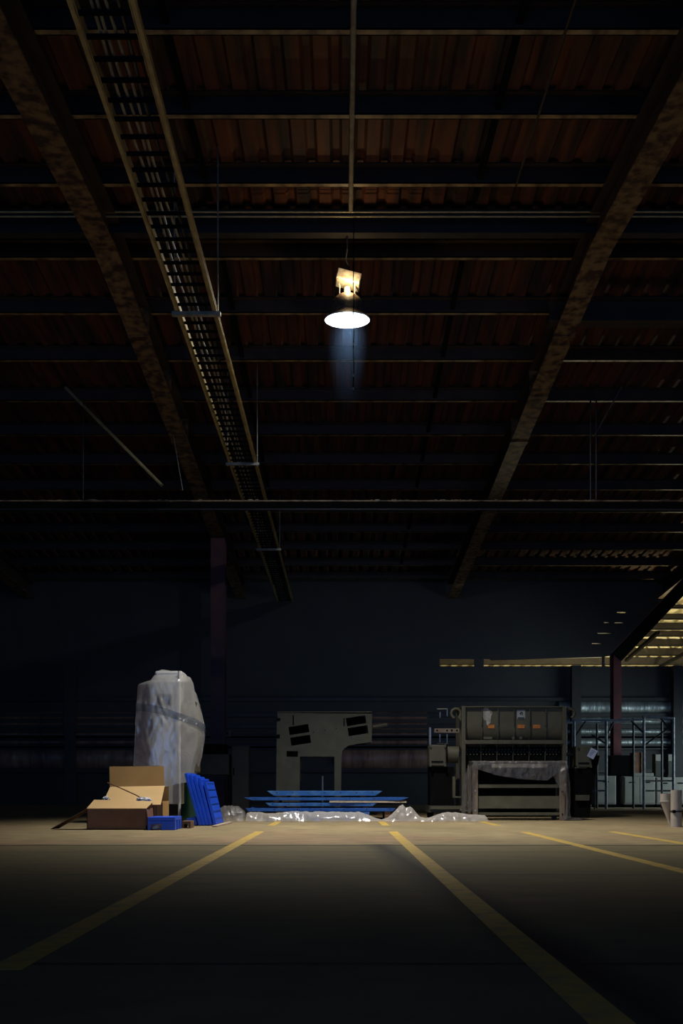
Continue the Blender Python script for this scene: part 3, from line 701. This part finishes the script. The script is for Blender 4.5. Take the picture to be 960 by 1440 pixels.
# ------------------------------------------------------------------ stack of blue panels
def panel(name, px0, px1, py0, py1, Y, dep, m, label, slope=10):
    xa, xb, zt, zb = PX(px0, Y), PX(px1, Y), PZ(py0, Y), PZ(py1, Y); c = slope*Y/F
    t = thing(name, ((xa+xb)/2, Y + dep/2, zb), label, 'panel', 'blue panels in the low stack')
    MB().prism([(xa, zt), (xa + c, zb), (xb - c, zb), (xb, zt)], Y, Y + .03).build('front_rail', m, t, bevel=.003)
    MB().prism([(xa, zt), (xa + c, zb), (xb - c, zb), (xb, zt)], Y + dep - .03, Y + dep).build('back_rail', m, t)
    MB().box(xa + c, xb - c, Y + .03, Y + dep - .03, zb + .003, zb + .022).build('deck', m, t)
    n = 7
    for i in range(n):
        x = lerp(xa + c + .05, xb - c - .05, i/(n-1)); MB().cyl((x, Y - .006, lerp(zb, zt, .65)), (x, Y + .01, lerp(zb, zt, .65)), .010, n=8).build('bolt', M['darksteel'], t)
    return zb, zt
SY = 16.9
panel('blue_panel', 401, 520, 1142, 1152.0, 16.75, 1.0, M['paleblue'], 'light blue panel at the bottom of the stack, half under plastic film', 3)
def bearers(py_top, py_bot, Y, pxs, label):
    for k_, px_ in enumerate(pxs):
        x = PX(px_, Y)
        tag(box_ob('timber_bearer', M['wood'], x - .05, x + .05, Y + .03, Y + .9, PZ(py_bot, Y), PZ(py_top, Y)), label + (', left one' if k_ == 0 else ', right one'), 'bearer', 'timber bearers between the blue panels')
panel('blue_panel', 345, 556, 1136.5, 1141, SY, 1.0, M['deepblue'], 'dark blue panel second from the bottom of the stack', 4)
panel('blue_panel', 373, 530, 1129, 1133.6, SY, 1.0, M['paleblue'], 'shorter blue panel third from the bottom of the stack', 6)
panel('blue_panel', 342, 575, 1121.5, 1125.5, SY, 1.05, M['deepblue'], 'longest dark blue panel second from the top of the stack', 12)
panel('blue_panel', 375, 537.5, 1112.2, 1119, SY, 1.0, M['paleblue'], 'scuffed light blue panel on top of the stack', 10)
bearers(1119.1, 1121.4, SY, (400, 510), 'dark timber bearer under the top blue panel')
bearers(1125.6, 1128.9, SY, (388, 512), 'dark timber bearer under the longest blue panel')
bearers(1133.7, 1136.4, SY, (395, 515), 'dark timber bearer under the third blue panel')
bearers(1141.1, 1152.5, SY, (352, 545), 'timber bearer standing on the floor under the stack')
tag(MB().bar(P(463, 1127.3, SY - .02), P(571, 1127.6, SY + .05), .05, .03).build('timber_batten', M['palewood']), 'thin pale batten sticking out between the blue panels', 'batten')

# ------------------------------------------------------------------ plastic film on the floor
def floor_film(name, keys, Yc, dep, m, label, seed, nu=120, front=None, rough=1.0):
    x0p, x1p = keys[0][0], keys[-1][0]
    def fn(u, v):
        px_ = lerp(x0p, x1p, u); h = max(.012, PZ(interp(keys, px_), Yc))
        x = PX(px_, Yc)
        y = Yc - dep*.5 + dep*v + .05*noise.noise((x*4, 1, seed))
        sh = math.sin(math.pi*min(1, max(0, v)))**.55
        k = abs(noise.noise((x*7, y*4, seed)))*.55 + abs(noise.noise((x*17, y*9, seed + 4)))*.3
        z = .006 + h*sh*(1.03 - .3*rough*k)
        yy = y + .10*noise.noise((x*9, z*9, seed + 2))*sh
        return Vector((x, yy, max(.004, z)))
    return tag(MB().grid(fn, nu, 26).build(name, m, smooth=True), label, 'plastic sheet')
floor_film('plastic_sheet', [(306, 1150), (309, 1138), (314, 1134), (322, 1133), (335, 1134), (340, 1138), (343, 1141), (345, 1148)], 15.9, .6, M['filmclear'], 'crumpled heap of clear plastic film left of the blue stack', 2, 90)
floor_film('plastic_sheet', [(347, 1144), (352, 1142), (370, 1143), (385, 1144), (400, 1142), (420, 1141), (450, 1141.5), (480, 1142), (505, 1142), (515, 1145), (528, 1151), (537, 1153), (545, 1150), (553, 1143), (560, 1135), (566, 1131.5), (570, 1136), (577, 1134), (583, 1141), (590, 1149), (600, 1151), (612, 1147), (622, 1143), (632, 1142.5), (645, 1143), (660, 1146), (676, 1146), (682, 1147), (684, 1151)], 16.05, .4, M['film'], 'long twisted plastic film trailing on the floor in front of the blue stack', 6, 260)

# ------------------------------------------------------------------ grey punched machine frame
GY = 18.5
def G(px_, py): return (PX(px_, GY), PZ(py, GY))
t = thing('machine_frame', (PX(440, GY), GY + .3, 0), 'grey steel machine frame with slanted slots and a square doorway', 'machine')
arc = [(522.5, 1043.5), (500, 1046.5), (490, 1048.5), (484.5, 1052), (481, 1057), (480, 1063)]
zb_ = (0.0)
def Gb(px_): return (PX(px_, GY), 0.0)
outline = [Gb(388), Gb(421.5), G(421.5, 1064), G(470, 1064), Gb(470), Gb(479)] + [G(*q) for q in reversed(arc)] + [G(523, 1004), G(390.5, 1002.5), G(389, 1020)]
def slot(cx, cy, wpx, hpx, ang):
    a = math.radians(ang); r = []
    for sx, sy in ((-1, -1), (1, -1), (1, 1), (-1, 1)):
        dx, dy = sx*wpx/2, sy*hpx/2
        r.append(G(cx + dx*math.cos(a) - dy*math.sin(a), cy + dx*math.sin(a) + dy*math.cos(a)))
    return r
holes = [slot(420.2, 1026.0, 28, 11.5, -9), slot(422.6, 1041.0, 28, 11.5, -9), slot(500.5, 1013.5, 27.5, 11.5, -9), slot(503.3, 1027.5, 28, 11.5, -9), slot(410.8, 1060.2, 16, 8, 1)]
for (hx, hy) in ((440.8, 1029.5), (456.5, 1027), (472.5, 1024.5)): holes.append([G(hx + .8*math.cos(q*math.pi/4), hy + .8*math.sin(q*math.pi/4)) for q in range(8)])
curve_plate('side_plate', outline, holes, GY, .025, M['machine'], t)
curve_plate('rear_plate', outline, [], GY + .62, .02, M['machinedark'], t)
mb = MB(); mb.box(PX(389.5, GY), PX(523.2, GY), GY - .02, GY + .64, PZ(1001.8, GY) , PZ(1000.6, GY)); mb.build('top_cover', M['machine'], t)
mb = MB(); mb.box(PX(392, GY), PX(420, GY), GY + .40, GY + .58, .3, 1.85); mb.box(PX(420, GY), PX(515, GY), GY + .40, GY + .58, PZ(1045, GY), 1.88); mb.build('inner_housing', M['black'], t)
mb = MB(); mb.cyl((PX(453, GY), GY + .3, 0), (PX(453, GY), GY + .3, PZ(1091, GY)), .018, n=12); mb.build('stand_pipe', M['chrome'], t)
mb = MB(); mb.cyl((PX(522, GY), GY + .2, PZ(1022, GY)), (PX(545, GY), GY + .2, PZ(1018, GY)), .038, n=14); mb.build('shaft', M['machine'], t, smooth='auto')
for (a, b_, c, d) in ((389, 394, 1010, 1014), (389, 393.5, 1033, 1038)):
    MB().box(PX(a, GY), PX(b_, GY), GY - .03, GY - .012, PZ(d, GY), PZ(c, GY)).build('hinge', M['black'], t)
for px_, a, b_ in ((411.5, 1006, 1020), (482.8, 1010, 1021)):
    MB().box(PX(px_, GY), PX(px_ + 1.6, GY), GY - .025, GY - .012, PZ(b_, GY), PZ(a, GY)).build('lifting_slot', M['black'], t)

# cabinets to the left of it
CY = 19.2
t = thing('control_cabinet', (PX(337, CY), CY + .2, 0), 'narrow upright grey cabinet left of the machine frame', 'cabinet')
mb = MB(); mb.box(PX(325.5, CY), PX(350, CY), CY, CY + .4, 0.06, PZ(1049, CY)); mb.build('body', M['machinedark'], t, bevel=.008)
MB().box(PX(326.5, CY), PX(349, CY), CY - .012, CY, .1, PZ(1050.5, CY)).build('door', M['machinedark'], t, bevel=.004)
MB().box(PX(328, CY), PX(329.5, CY), CY - .03, CY - .012, PZ(1090, CY), PZ(1080, CY)).build('handle', M['black'], t)
for a in (326, 346): MB().box(PX(a, CY), PX(a + 3, CY), CY + .05, CY + .35, 0, .06).build('foot', M['black'], t)
mb = MB(); 
t = thing('steel_bin', (PX(300, CY), CY + .3, 0), 'dark grey steel bin on legs behind the leaning pallets', 'bin')
MB().box(PX(272, CY), PX(322, CY), CY, CY + .6, PZ(1089.5, CY), PZ(1060.5, CY)).build('body', M['machinedark'], t, bevel=.008)
MB().box(PX(280, CY), PX(316, CY), CY + .1, CY + .55, PZ(1060.5, CY), PZ(1046, CY)).build('lid', M['black'], t, bevel=.01)
for a in (273, 319):
    for b_ in (CY + .02, CY + .52): MB().box(PX(a, CY), PX(a + 3, CY), b_, b_ + .06, 0, PZ(1089, CY)).build('leg', M['black'], t)
t = thing('wall_switch_box', (PX(320, 25), 24.96, PZ(1037, 25)), 'small grey switch box on the dark red column behind the wrapped machine', 'switch box')
MB().box(PX(317, 25), PX(323.5, 25), 24.9, 25.0, PZ(1037, 25), PZ(1027, 25)).build('body', M['machine'], t, bevel=.01)
MB().box(PX(319, 25), PX(321, 25), 24.88, 24.9, PZ(1033, 25), PZ(1030, 25)).build('switch', M['black'], t)
# ------------------------------------------------------------------ mixer
MY = 17.7
def mx(px_): return PX(px_, MY)
def mz(py): return PZ(py, MY)
t = thing('trough_mixer', (mx(722), MY + .5, 0), 'large grey trough mixer with orange stickers behind the draped bench', 'machine')
xa, xb = mx(653), mx(791)
# trough: vertical upper wall curving under
def trough(u, v):
    x = lerp(xa, xb, u); zt_, zm = mz(995), mz(1022)
    if v < .35: return Vector((x, MY + .02, lerp(zt_, zm, v/.35)))
    a = (v - .35)/.65*math.pi; R = .42
    return Vector((x, MY + .02 + R - R*math.cos(a), zm - R*.92*math.sin(a)))
MB().grid(trough, 1, 30).build('trough', M['machine'], t, smooth=True)
mb = MB()
for px_ in (654, 677.2, 700, 722.5, 744.5, 767, 790):
    mb.box(mx(px_) - .006, mx(px_) + .006, MY - .02, MY + .03, mz(1020), mz(994))
    for i in range(8):
        a0, a1 = i/8*math.pi*.5, (i+1)/8*math.pi*.5; R = .44
        c = lambda a: Vector((mx(px_), MY + .02 + .42 - R*math.cos(a), mz(1022) - R*.92*math.sin(a)))
        mb.bar(c(a0), c(a1), .012, .03, (1, 0, 0))
mb.build('rib', M['machine'], t)
MB().box(mx(648), mx(797), MY - .04, MY + .9, mz(995), mz(993.2)).build('top_rim', M['machine'], t, bevel=.004)
MB().box(mx(653), mx(791), MY - .06, MY + .0, mz(1046.5), mz(1041)).build('cross_rail', M['machine'], t, bevel=.006)
for a, b_ in ((648.5, 654.0), (790, 795.5)):
    for yy in (MY - .05, MY + .85):
        MB().box(mx(a), mx(b_), yy, yy + .06, 0, mz(994)).build('post', M['machine'], t, bevel=.005)
MB().box(mx(654), mx(790), MY + .08, MY + .1, mz(1080), mz(1047)).build('back_screen', M['black'], t)
mb = MB()
for k_ in range(6):
    cxp = 665.5 + k_*22.4
    for r_, row in enumerate((1054.0, 1057.3, 1060.5)):
        for q in range(4 if r_ != 1 else 5):
            px_ = cxp - 8 + q*4.6 + (0 if r_ != 1 else -1.3) 
            mb.box(mx(px_) - .010, mx(px_) + .010, MY + .06, MY + .08, mz(row) - .010, mz(row) + .010)
mb.build('perforated_plate', M['machine'], t)
mb = MB()
for k_ in range(1, 6): mb.box(mx(654 + k_*22.6) - .004, mx(654 + k_*22.6) + .004, MY + .04, MY + .08, mz(1080), mz(1047))
mb.build('screen_rib', M['machine'], t)
# stickers on the trough
def sticker(name, px0, px1, py0, py1, m, dy=.0):
    return MB().box(mx(px0), mx(px1), MY + .012 - dy, MY + .019 - dy, mz(py1), mz(py0)).build(name, m, t)
for a in (686, 727.5, 749.5): sticker('warning_sticker', a, a + (10 if a != 686 else 9), 1019, 1024.2, M['orange'], -.0).location.y = 0
s_ = sticker('maker_plate', 726.8, 738.4, 998.2, 1011, M['sticker'])
mb = MB()
def spiral(tq): a = 5.2*tq - 1.0; r = (.030 - .012*tq); return (mx(732.6) + r*math.cos(a), MY + .008, mz(1003.2) + r*math.sin(a))
mb.tube([spiral(q/18) for q in range(19)], .006, 6); mb.tube([(mx(732.9), MY + .008, mz(1001.8)), (mx(732.2), MY + .008, mz(1005))], .006, 6)
mb.box(mx(728), mx(737.2), MY + .006, MY + .012, mz(1010.3), mz(1008.6)); mb.build('emblem', M['ink'], s_)
def smear(u, v):
    a = 2*math.pi*u; r = v*(.10 + .03*noise.noise((math.cos(a)*1.5, math.sin(a)*1.5, 2)))
    x = mx(684.5) + r*math.cos(a)*.9; z = mz(1005) + r*math.sin(a)*(1.15 if math.sin(a) > 0 else 1.9 if abs(math.cos(a) - .3) < .45 else 1.0)
    return Vector((x, MY + .014, z))
MB().grid(smear, 40, 6).build('powder_stain', M['dust'], t)
for a in (679.5, 719.5, 730): sticker('bracket', a, a + (12 if a == 679.5 else 3.5), 1036, 1039.5, M['machine'], .03)
# lifting ears
for cxp, s in ((641.5, -1), (801.5, 1)):
    mb = MB(); pts = []
    for q in range(15):
        a = math.radians(-40 + 290*q/14) if s < 0 else math.radians(220 - 290*q/14)
        pts.append((mx(cxp) + .085*math.cos(a), MY + .05, mz(1003) + .085*math.sin(a)))
    mb.tube(pts, .026, 10); mb.prism([(mx(cxp - s*7), mz(1014)), (mx(cxp - s*7), mz(1003)), (mx(cxp - s*2), mz(1008))] if s < 0 else [(mx(cxp - 7), mz(1014)), (mx(cxp - 7), mz(1003)), (mx(cxp - 2), mz(1008))], MY + .03, MY + .07)
    mb.build('lifting_ear', M['machine'], t, smooth='auto')
# end drive units
def gearbox(a, b_, y0_, y1_, z0_, z1_):
    g = MB().box(mx(a), mx(b_), y0_, y1_, mz(z1_), mz(z0_)).build('gearbox', M['machine'], t, bevel=.02)
    m2 = MB(); wd = mx(b_) - mx(a)
    for px_ in (a + .5, b_ - 3):
        for pz_ in (z0_ - .5, z1_ - 3.5): m2.box(mx(px_), mx(px_ + 2.6), y0_ - .03, y0_ + .02, mz(pz_ + 4), mz(pz_))
    m2.build('flange_lug', M['machine'], g)
    MB().box(mx(a + 3), mx(b_ - 4), y0_ - .012, y0_ + .005, mz(z1_ - 5), mz(z1_ - 7)).build('slot', M['black'], g)
    return g
gearbox(604, 628, MY + .1, MY + .5, 1047, 1077)
mb = MB(); mb.cyl((mx(631), MY + .3, mz(1060)), (mx(646.5), MY + .3, mz(1060)), .155, n=28); mb.cyl((mx(627), MY + .3, mz(1060)), (mx(649), MY + .3, mz(1060)), .04, n=16); mb.build('motor', M['machine'], t, smooth='auto')
MB().box(mx(611), mx(646), MY + .06, MY + .09, mz(1030), mz(1024)).build('bracket_plate', M['rustpost'], t)
mb = MB()
for px_ in (614.8, 628.8, 635.5, 642.8): mb.cyl((mx(px_), MY + .055, mz(1027)), (mx(px_), MY + .065, mz(1027)), .018, n=10)
mb.build('bolt_hole', M['black'], t)
mb = MB(); mb.cyl((mx(606), MY + .2, mz(1047)), (mx(606), MY + .2, mz(1022)), .026, n=12); mb.build('pipe', M['chrome'], t, smooth='auto')
for (px_, a, b_) in ((620, 1043, 1031), (630.2, 1045, 1031), (630.4, 1006, 995), (620.3, 1008, 1000)):
    MB().cyl((mx(px_), MY + .22, mz(a)), (mx(px_), MY + .22, mz(b_)), .010, n=10).build('pipe', M['chrome'], t)
MB().cyl((mx(616), MY + .22, mz(995.5)), (mx(631), MY + .22, mz(995.5)), .010, n=10).build('pipe', M['chrome'], t)
MB().cyl((mx(616), MY + .22, mz(1044.5)), (mx(631), MY + .22, mz(1044.5)), .012, n=10).build('pipe', M['chrome'], t)
mb = MB(); mb.box(mx(603), mx(648), MY + .02, MY + .75, 0.10, mz(1133)); mb.build('base_frame', M['machinedark'], t)
mb = MB(); mb.box(mx(605), mx(648), MY - .02, MY + .03, mz(1138), mz(1133.5)); mb.box(mx(636), mx(640), MY - .01, MY + .03, mz(1122), mz(1092)); mb.box(mx(636), mx(648), MY - .02, MY + .03, mz(1122), mz(1119.5)); mb.build('base_rail', M['machine'], t)
for a in (605, 644): MB().box(mx(a), mx(a + 5), MY + .05, MY + .7, 0, .10).build('foot', M['black'], t)
MB().box(mx(606), mx(640), MY + .2, MY + .7, mz(1133), mz(1078)).build('pedestal', M['black'], t)
gearbox(812, 834, MY + .1, MY + .5, 1049, 1079)
mb = MB(); mb.cyl((mx(797), MY + .3, mz(1060)), (mx(812), MY + .3, mz(1060)), .03, n=16); mb.build('shaft', M['machinedark'], t)
mb = MB(); mb.prism([(mx(800), mz(1080)), (mx(838), mz(1080)), (mx(840), mz(1062)), (mx(846), mz(1062)), (mx(834), mz(1118)), (mx(832), 0), (mx(800), 0)], MY + .14, MY + .7); mb.build('pedestal', M['black'], t)
MB().box(mx(811), mx(830), MY + .06, MY + .13, mz(1126), mz(1118)).build('bracket', M['machine'], t, bevel=.006)
RT = Matrix.Translation((mx(833.5), MY + .05, mz(1059.5))) @ Matrix.Rotation(math.radians(28), 4, 'Y')
tg = MB().box(-.065, .065, 0, .004, -.085, .085, RT).build('paper_tag', M['tagpaper'], t)
mb = MB()
for i in range(4): mb.box(-.04 + .01*(i % 2), .035 - .012*i, -.003, .001, .045 - .03*i, .052 - .03*i, RT)
mb.build('tag_writing', M['ink'], tg)

# ------------------------------------------------------------------ draped low bench in front of the mixer
BY = 16.4
def bxp(px_): return PX(px_, BY)
def bzp(py): return PZ(py, BY)
t = thing('steel_bench', (bxp(730), BY + .3, 0), 'low steel bench frame under dusty plastic before the mixer', 'bench')
for a, b_ in ((664.5, 671.8), (787, 794)):
    for yy in (BY, BY + .62):
        p_ = MB().box(bxp(a), bxp(b_), yy, yy + .05, 0 if a > 700 or yy > BY else 0, bzp(1075)).build('post', M['rustpost'], t, bevel=.004)
        if yy == BY:
            h_ = MB()
            for z in ((1112, 1140) if a < 700 else (1113, 1145)): h_.cyl((bxp((a+b_)/2), BY - .006, bzp(z)), (bxp((a+b_)/2), BY + .004, bzp(z)), .014, n=10)
            h_.build('bolt', M['chrome'] if a < 700 else M['black'], p_)
MB().box(bxp(665), bxp(794), BY, BY + .67, bzp(1075), bzp(1072.5)).build('tabletop', M['machinedark'], t)
for a, b_, m in ((1103, 1108, 'machine'), (1119.5, 1137, 'machine'), (1142.5, 1146.5, 'machine')):
    MB().box(bxp(672), bxp(787), BY + .03, BY + .06, bzp(b_), bzp(a)).build('cross_panel' if b_ - a > 10 else 'cross_bar', M[m], t)
MB().box(bxp(668), bxp(790), BY + .5, BY + .52, bzp(1148), bzp(1078)).build('back_panel', M['black'], t)
MB().box(bxp(691), bxp(768.5), BY - .012, BY + .0, bzp(1079.3), bzp(1074.6)).build('label_strip', M['dust'], t)
# plastic sheet draped over it
def drape():
    mb = MB()
    HEMF = [(663, 1086), (672, 1083), (690, 1089), (712, 1094), (740, 1097), (768, 1098.5), (778, 1091), (788, 1080), (800, 1076)]
    def wr(p, s=1.0):
        k = noise.noise((p.x*6, p.y*6, p.z*5)) + .5*noise.noise((p.x*15, p.y*15, p.z*9)); return k*.022*s
    def top(u, v):      # from back over the top, down the front to the hem
        px_ = lerp(664, 796, u); x = bxp(px_)
        if v < .5: p = Vector((x, lerp(BY + .72, BY - .035, v*2), bzp(1070.8)))
        else:
            q = (v - .5)*2; p = Vector((x, BY - .035 - .03*math.sin(q*2), lerp(bzp(1070.8), bzp(interp(HEMF, px_)), q)))
        p.z += .006 + abs(wr(p))*.5; p.y -= abs(wr(p, 1.5)) * (1 if v > .5 else 0); return p
    mb.grid(top, 90, 24)
    def left(u, v):     # hangs at the left end
        q = v; x = lerp(bxp(666), bxp(lerp(661, 653.5, q)), min(1, q*3)); 
        xx = lerp(x, x + .10*q, u*0)
        y = lerp(BY - .05, BY + .6, u) + .03*math.sin(u*9 + q*3)
        p = Vector((xx - .03*math.sin(u*14 + q*4)*q, y, lerp(bzp(1070.8), bzp(1141), q))); p.x += wr(p, 1.5)*q; return p
    mb.grid(left, 30, 26)
    def leftfront(u, v):
        q = v; a = bxp(lerp(664, 653.5, q)); b_ = bxp(lerp(672, lerp(668, 664, q), min(1, q*2)))
        p = Vector((lerp(a, b_, u), BY - .06 + .03*u, lerp(bzp(1070.8), bzp(1141), q))); p.y -= abs(wr(p, 2))*q; p.x += wr(p)*q; return p
    mb.grid(leftfront, 10, 26)
    RL = [(1071, 790), (1090, 775), (1100, 781), (1112, 788), (1122, 794), (1135, 794), (1150, 792), (1156, 791)]
    RR = [(1071, 796), (1090, 799), (1105, 800), (1125, 801.5), (1140, 801), (1150, 803), (1156, 806)]
    def rightfront(u, v):
        py = lerp(1071, 1154, v); a, b_ = bxp(interp(RL, py)), bxp(interp(RR, py))
        p = Vector((lerp(a, b_, u), BY - .075 + .05*u + .04*math.sin(u*5 + v*4), max(.008, lerp(bzp(1070.8), .01, v)))); p.y -= abs(wr(p, 2.5)); p.x += wr(p, .8)*v; return p
    mb.grid(rightfront, 16, 40)
    def right(u, v):
        py = lerp(1071, 1154, v); x = bxp(interp(RR, py))
        p = Vector((x + .02*math.sin(u*12 + v*5)*v, lerp(BY - .03, BY + .65, u), max(.008, lerp(bzp(1070.8), .01, v)))); p.x += abs(wr(p, 1.5))*v; return p
    mb.grid(right, 26, 30)
    def puddle(u, v):
        px_ = lerp(790, 818, u); y = lerp(BY - .1, BY + .25, v); h = .075*math.sin(math.pi*min(1, v*1.1))*(1 - u*.8)
        p = Vector((bxp(px_), y, .012 + max(0, h)*(1 + noise.noise((px_*.3, y*9, 0))*.6))); return p
    mb.grid(puddle, 20, 12)
    return mb
tag(drape().build('plastic_sheet', M['filmdull'], smooth=True), 'dusty plastic sheet draped over the low bench', 'plastic sheet')

# ------------------------------------------------------------------ steel frame structure on the right
FY = 25.0
def fx(px_): return PX(px_, FY)
def fz(py): return PZ(py, FY)
t = thing('steel_work_frame', (fx(876), FY + .45, 0), 'tall open frame of grey tube with braces on the right', 'frame')
def tube_part(nm, a, b_, r=.033, m='scaffold'): return MB().cyl(a, b_, r, n=10).build(nm, M[m], t, smooth='auto')
POST = ((807, 1012), (852, 1012), (905, 1006.5), (946.5, 1009))
for px_, py in POST:
    tube_part('post', (fx(px_), FY, 0), (fx(px_), FY, fz(py)), .036)
    tube_part('post', (fx(px_), FY + .9, 0), (fx(px_), FY + .9, fz(py)), .03, 'darksteel')
for (a, ya_), (b_, yb__) in ((POST[0], POST[1]), (POST[1], (905, 1011)), (POST[2], POST[3])):
    mb = MB(); mb.bar((fx(a), FY, fz(ya_ + 1)), (fx(b_), FY, fz(yb__ + 1)), .07, .05); mb.bar((fx(a), FY + .9, fz(ya_ + 1)), (fx(b_), FY + .9, fz(yb__ + 1)), .06, .05); mb.build('top_rail', M['scaffold'], t)
for a, ya_, b_, yb__ in ((808, 1036, 824, 1013), (852, 1036, 863, 1015), (904, 1030, 886, 1012), (946, 1030, 928, 1009), (852, 1046, 832, 1033), (906, 1048, 937, 1026)):
    tube_part('brace', (fx(a), FY + .02, fz(ya_)), (fx(b_), FY + .02, fz(yb__)), .022, 'darksteel')
for a, b_, yy in ((838, 852, 1098), (833, 852, 1112), (905, 947, 1098), (905, 946, 1112)):
    tube_part('rung', (fx(a), FY + .02, fz(yy)), (fx(b_), FY + .02, fz(yy)), .022)
for a, b_ in ((807, 1),): pass
tube_part('side_rail', (fx(836), FY + .02, 0), (fx(836), FY + .02, fz(1096)), .02, 'darksteel')

# cabinets behind it
KY = 27.0
def cab(px0, px1, py0, label, m='greycab', vent=None, Y=KY):
    t = thing('storage_cabinet', (PX((px0 + px1)/2, Y), Y + .3, 0), label, 'cabinet', 'grey cabinets behind the steel frame')
    MB().box(PX(px0, Y), PX(px1, Y), Y, Y + .6, .08, PZ(py0, Y)).build('body', M[m], t, bevel=.012)
    MB().box(PX(px0, Y) + .03, PX(px1, Y) - .03, Y + .04, Y + .55, 0, .08).build('plinth', M['black'], t)
    n = max(1, round((px1 - px0)/28)); 
    for i in range(n):
        a, b_ = lerp(px0 + .8, px1 - .8, i/n), lerp(px0 + .8, px1 - .8, (i+1)/n)
        d = MB().box(PX(a, Y) + .008, PX(b_, Y) - .008, Y - .015, Y, .12, PZ(py0 + 1, Y)).build('door', M[m], t, bevel=.005)
        MB().box(PX((a+b_)/2 - 4, Y), PX((a+b_)/2 + 4, Y), Y - .025, Y - .014, PZ(py0 + 9, Y), PZ(py0 + 7.5, Y)).build('vent', M['black'], d)
cab(837, 866, 1091, 'grey cabinet left of the far red column')
cab(877, 921, 1092, 'grey cabinet right of the far red column')
cab(922, 968, 1093, 'grey cabinet at the right edge of the picture')
t = thing('storage_crate', (PX(898, KY), KY + .25, PZ(1092, KY)), 'pale grey tray on top of the cabinet right of the column', 'crate')
MB().box(PX(891, KY), PX(919, KY), KY + .02, KY + .5, PZ(1091.8, KY), PZ(1087, KY)).build('body', M['greycab'], t, bevel=.01)
t = thing('wooden_crate', (PX(898, KY), KY + .3, PZ(1087, KY)), 'brown crate standing on the cabinet behind the steel frame', 'crate')
MB().box(PX(892, KY), PX(905, KY), KY + .06, KY + .45, PZ(1086.9, KY), PZ(1058, KY)).build('body', M['crate'], t)
for a in (892, 902): MB().box(PX(a, KY), PX(a + 3, KY), KY + .03, KY + .06, PZ(1086.9, KY), PZ(1058, KY)).build('slat', M['wood'], t)
for i, (a, b_) in enumerate(((922, 934), (940, 951))):
    t = thing('electrical_panel', (PX((a+b_)/2, KY), KY + .2, PZ(1093, KY)), ('left' if i == 0 else 'right') + ' pale electrical panel on top of the cabinet at the right edge', 'panel box')
    b = MB().box(PX(a, KY), PX(b_, KY), KY + .1, KY + .35, PZ(1092.8, KY), PZ(1060, KY)).build('body', M['machinedark'], t, bevel=.01)
    MB().box(PX(a + 1, KY), PX(b_ - 1, KY), KY + .08, KY + .1, PZ(1070, KY), PZ(1061, KY)).build('cover', M['greycab'], t)
    MB().box(PX(a + 1, KY), PX(b_ - 1, KY), KY + .08, KY + .1, PZ(1090, KY), PZ(1072, KY)).build('lower_cover', M['machinedark'], t)
t = thing('storage_locker', (PX(874, KY), KY + .2, PZ(1091, KY)), 'black box standing on the cabinets behind the far red column', 'box')
MB().box(PX(858, KY), PX(890, KY), KY + .1, KY + .5, PZ(1091, KY), PZ(1062, KY)).build('body', M['black'], t, bevel=.01)
MB().box(PX(860, KY), PX(888, KY), KY + .085, KY + .1, PZ(1089, KY), PZ(1064, KY)).build('door', M['black'], t, bevel=.004)

# ------------------------------------------------------------------ grey duct pieces on the right
DY = 13.75
t = thing('duct_pipe', (PX(950.5, DY), DY, 0), 'upright grey plastic duct pipe with a dark clamp at the right edge', 'pipe')
R = 7.6*DY/F
MB().lathe([(R, 0), (R, PZ(1111, DY)), (R - .008, PZ(1111, DY)), (R - .008, 0), (R, 0)], (PX(950.5, DY), DY, 0), 32).build('pipe', M['pvc'], t, smooth='auto')
zc = PZ(1141, DY)
cl = MB().lathe([(R + .001, zc - .012), (R + .006, zc - .012), (R + .006, zc + .012), (R + .001, zc + .012)], (PX(950.5, DY), DY, 0), 32).build('clamp', M['darksteel'], t)
mb = MB(); mb.box(PX(943.5, DY), PX(947, DY), DY - R - .012, DY - R + .03, zc - .02, zc + .02); mb.build('clamp_latch', M['black'], cl)
t = thing('duct_reducer', (PX(939, DY), DY + .12, 0), 'tapered grey duct reducer leaning behind the duct pipe', 'pipe')
y = DY + .15
ax, zt, zm, = PX(935.5, y), PZ(1116, y), PZ(1128, y)
def cone(u, v):
    a = 2*math.pi*u
    if v < .3: c, z, r = ax, lerp(zt, zm, v/.3), 7.2*y/F
    else: q = (v - .3)/.7; c, z, r = lerp(ax, PX(943.5, y), q), lerp(zm, .002, q), lerp(7.0, 3.2, min(1, q*1.3))*y/F
    return Vector((c + r*math.cos(a), y + r*math.sin(a), z))
MB().grid(cone, 28, 40).build('body', M['pvc'], t, smooth=True)
MB().lathe([(7.2*y/F, 0), (7.7*y/F, .004), (7.7*y/F, .018), (7.2*y/F, .022)], (ax, y, zm), 28).build('collar', M['pvc'], t)
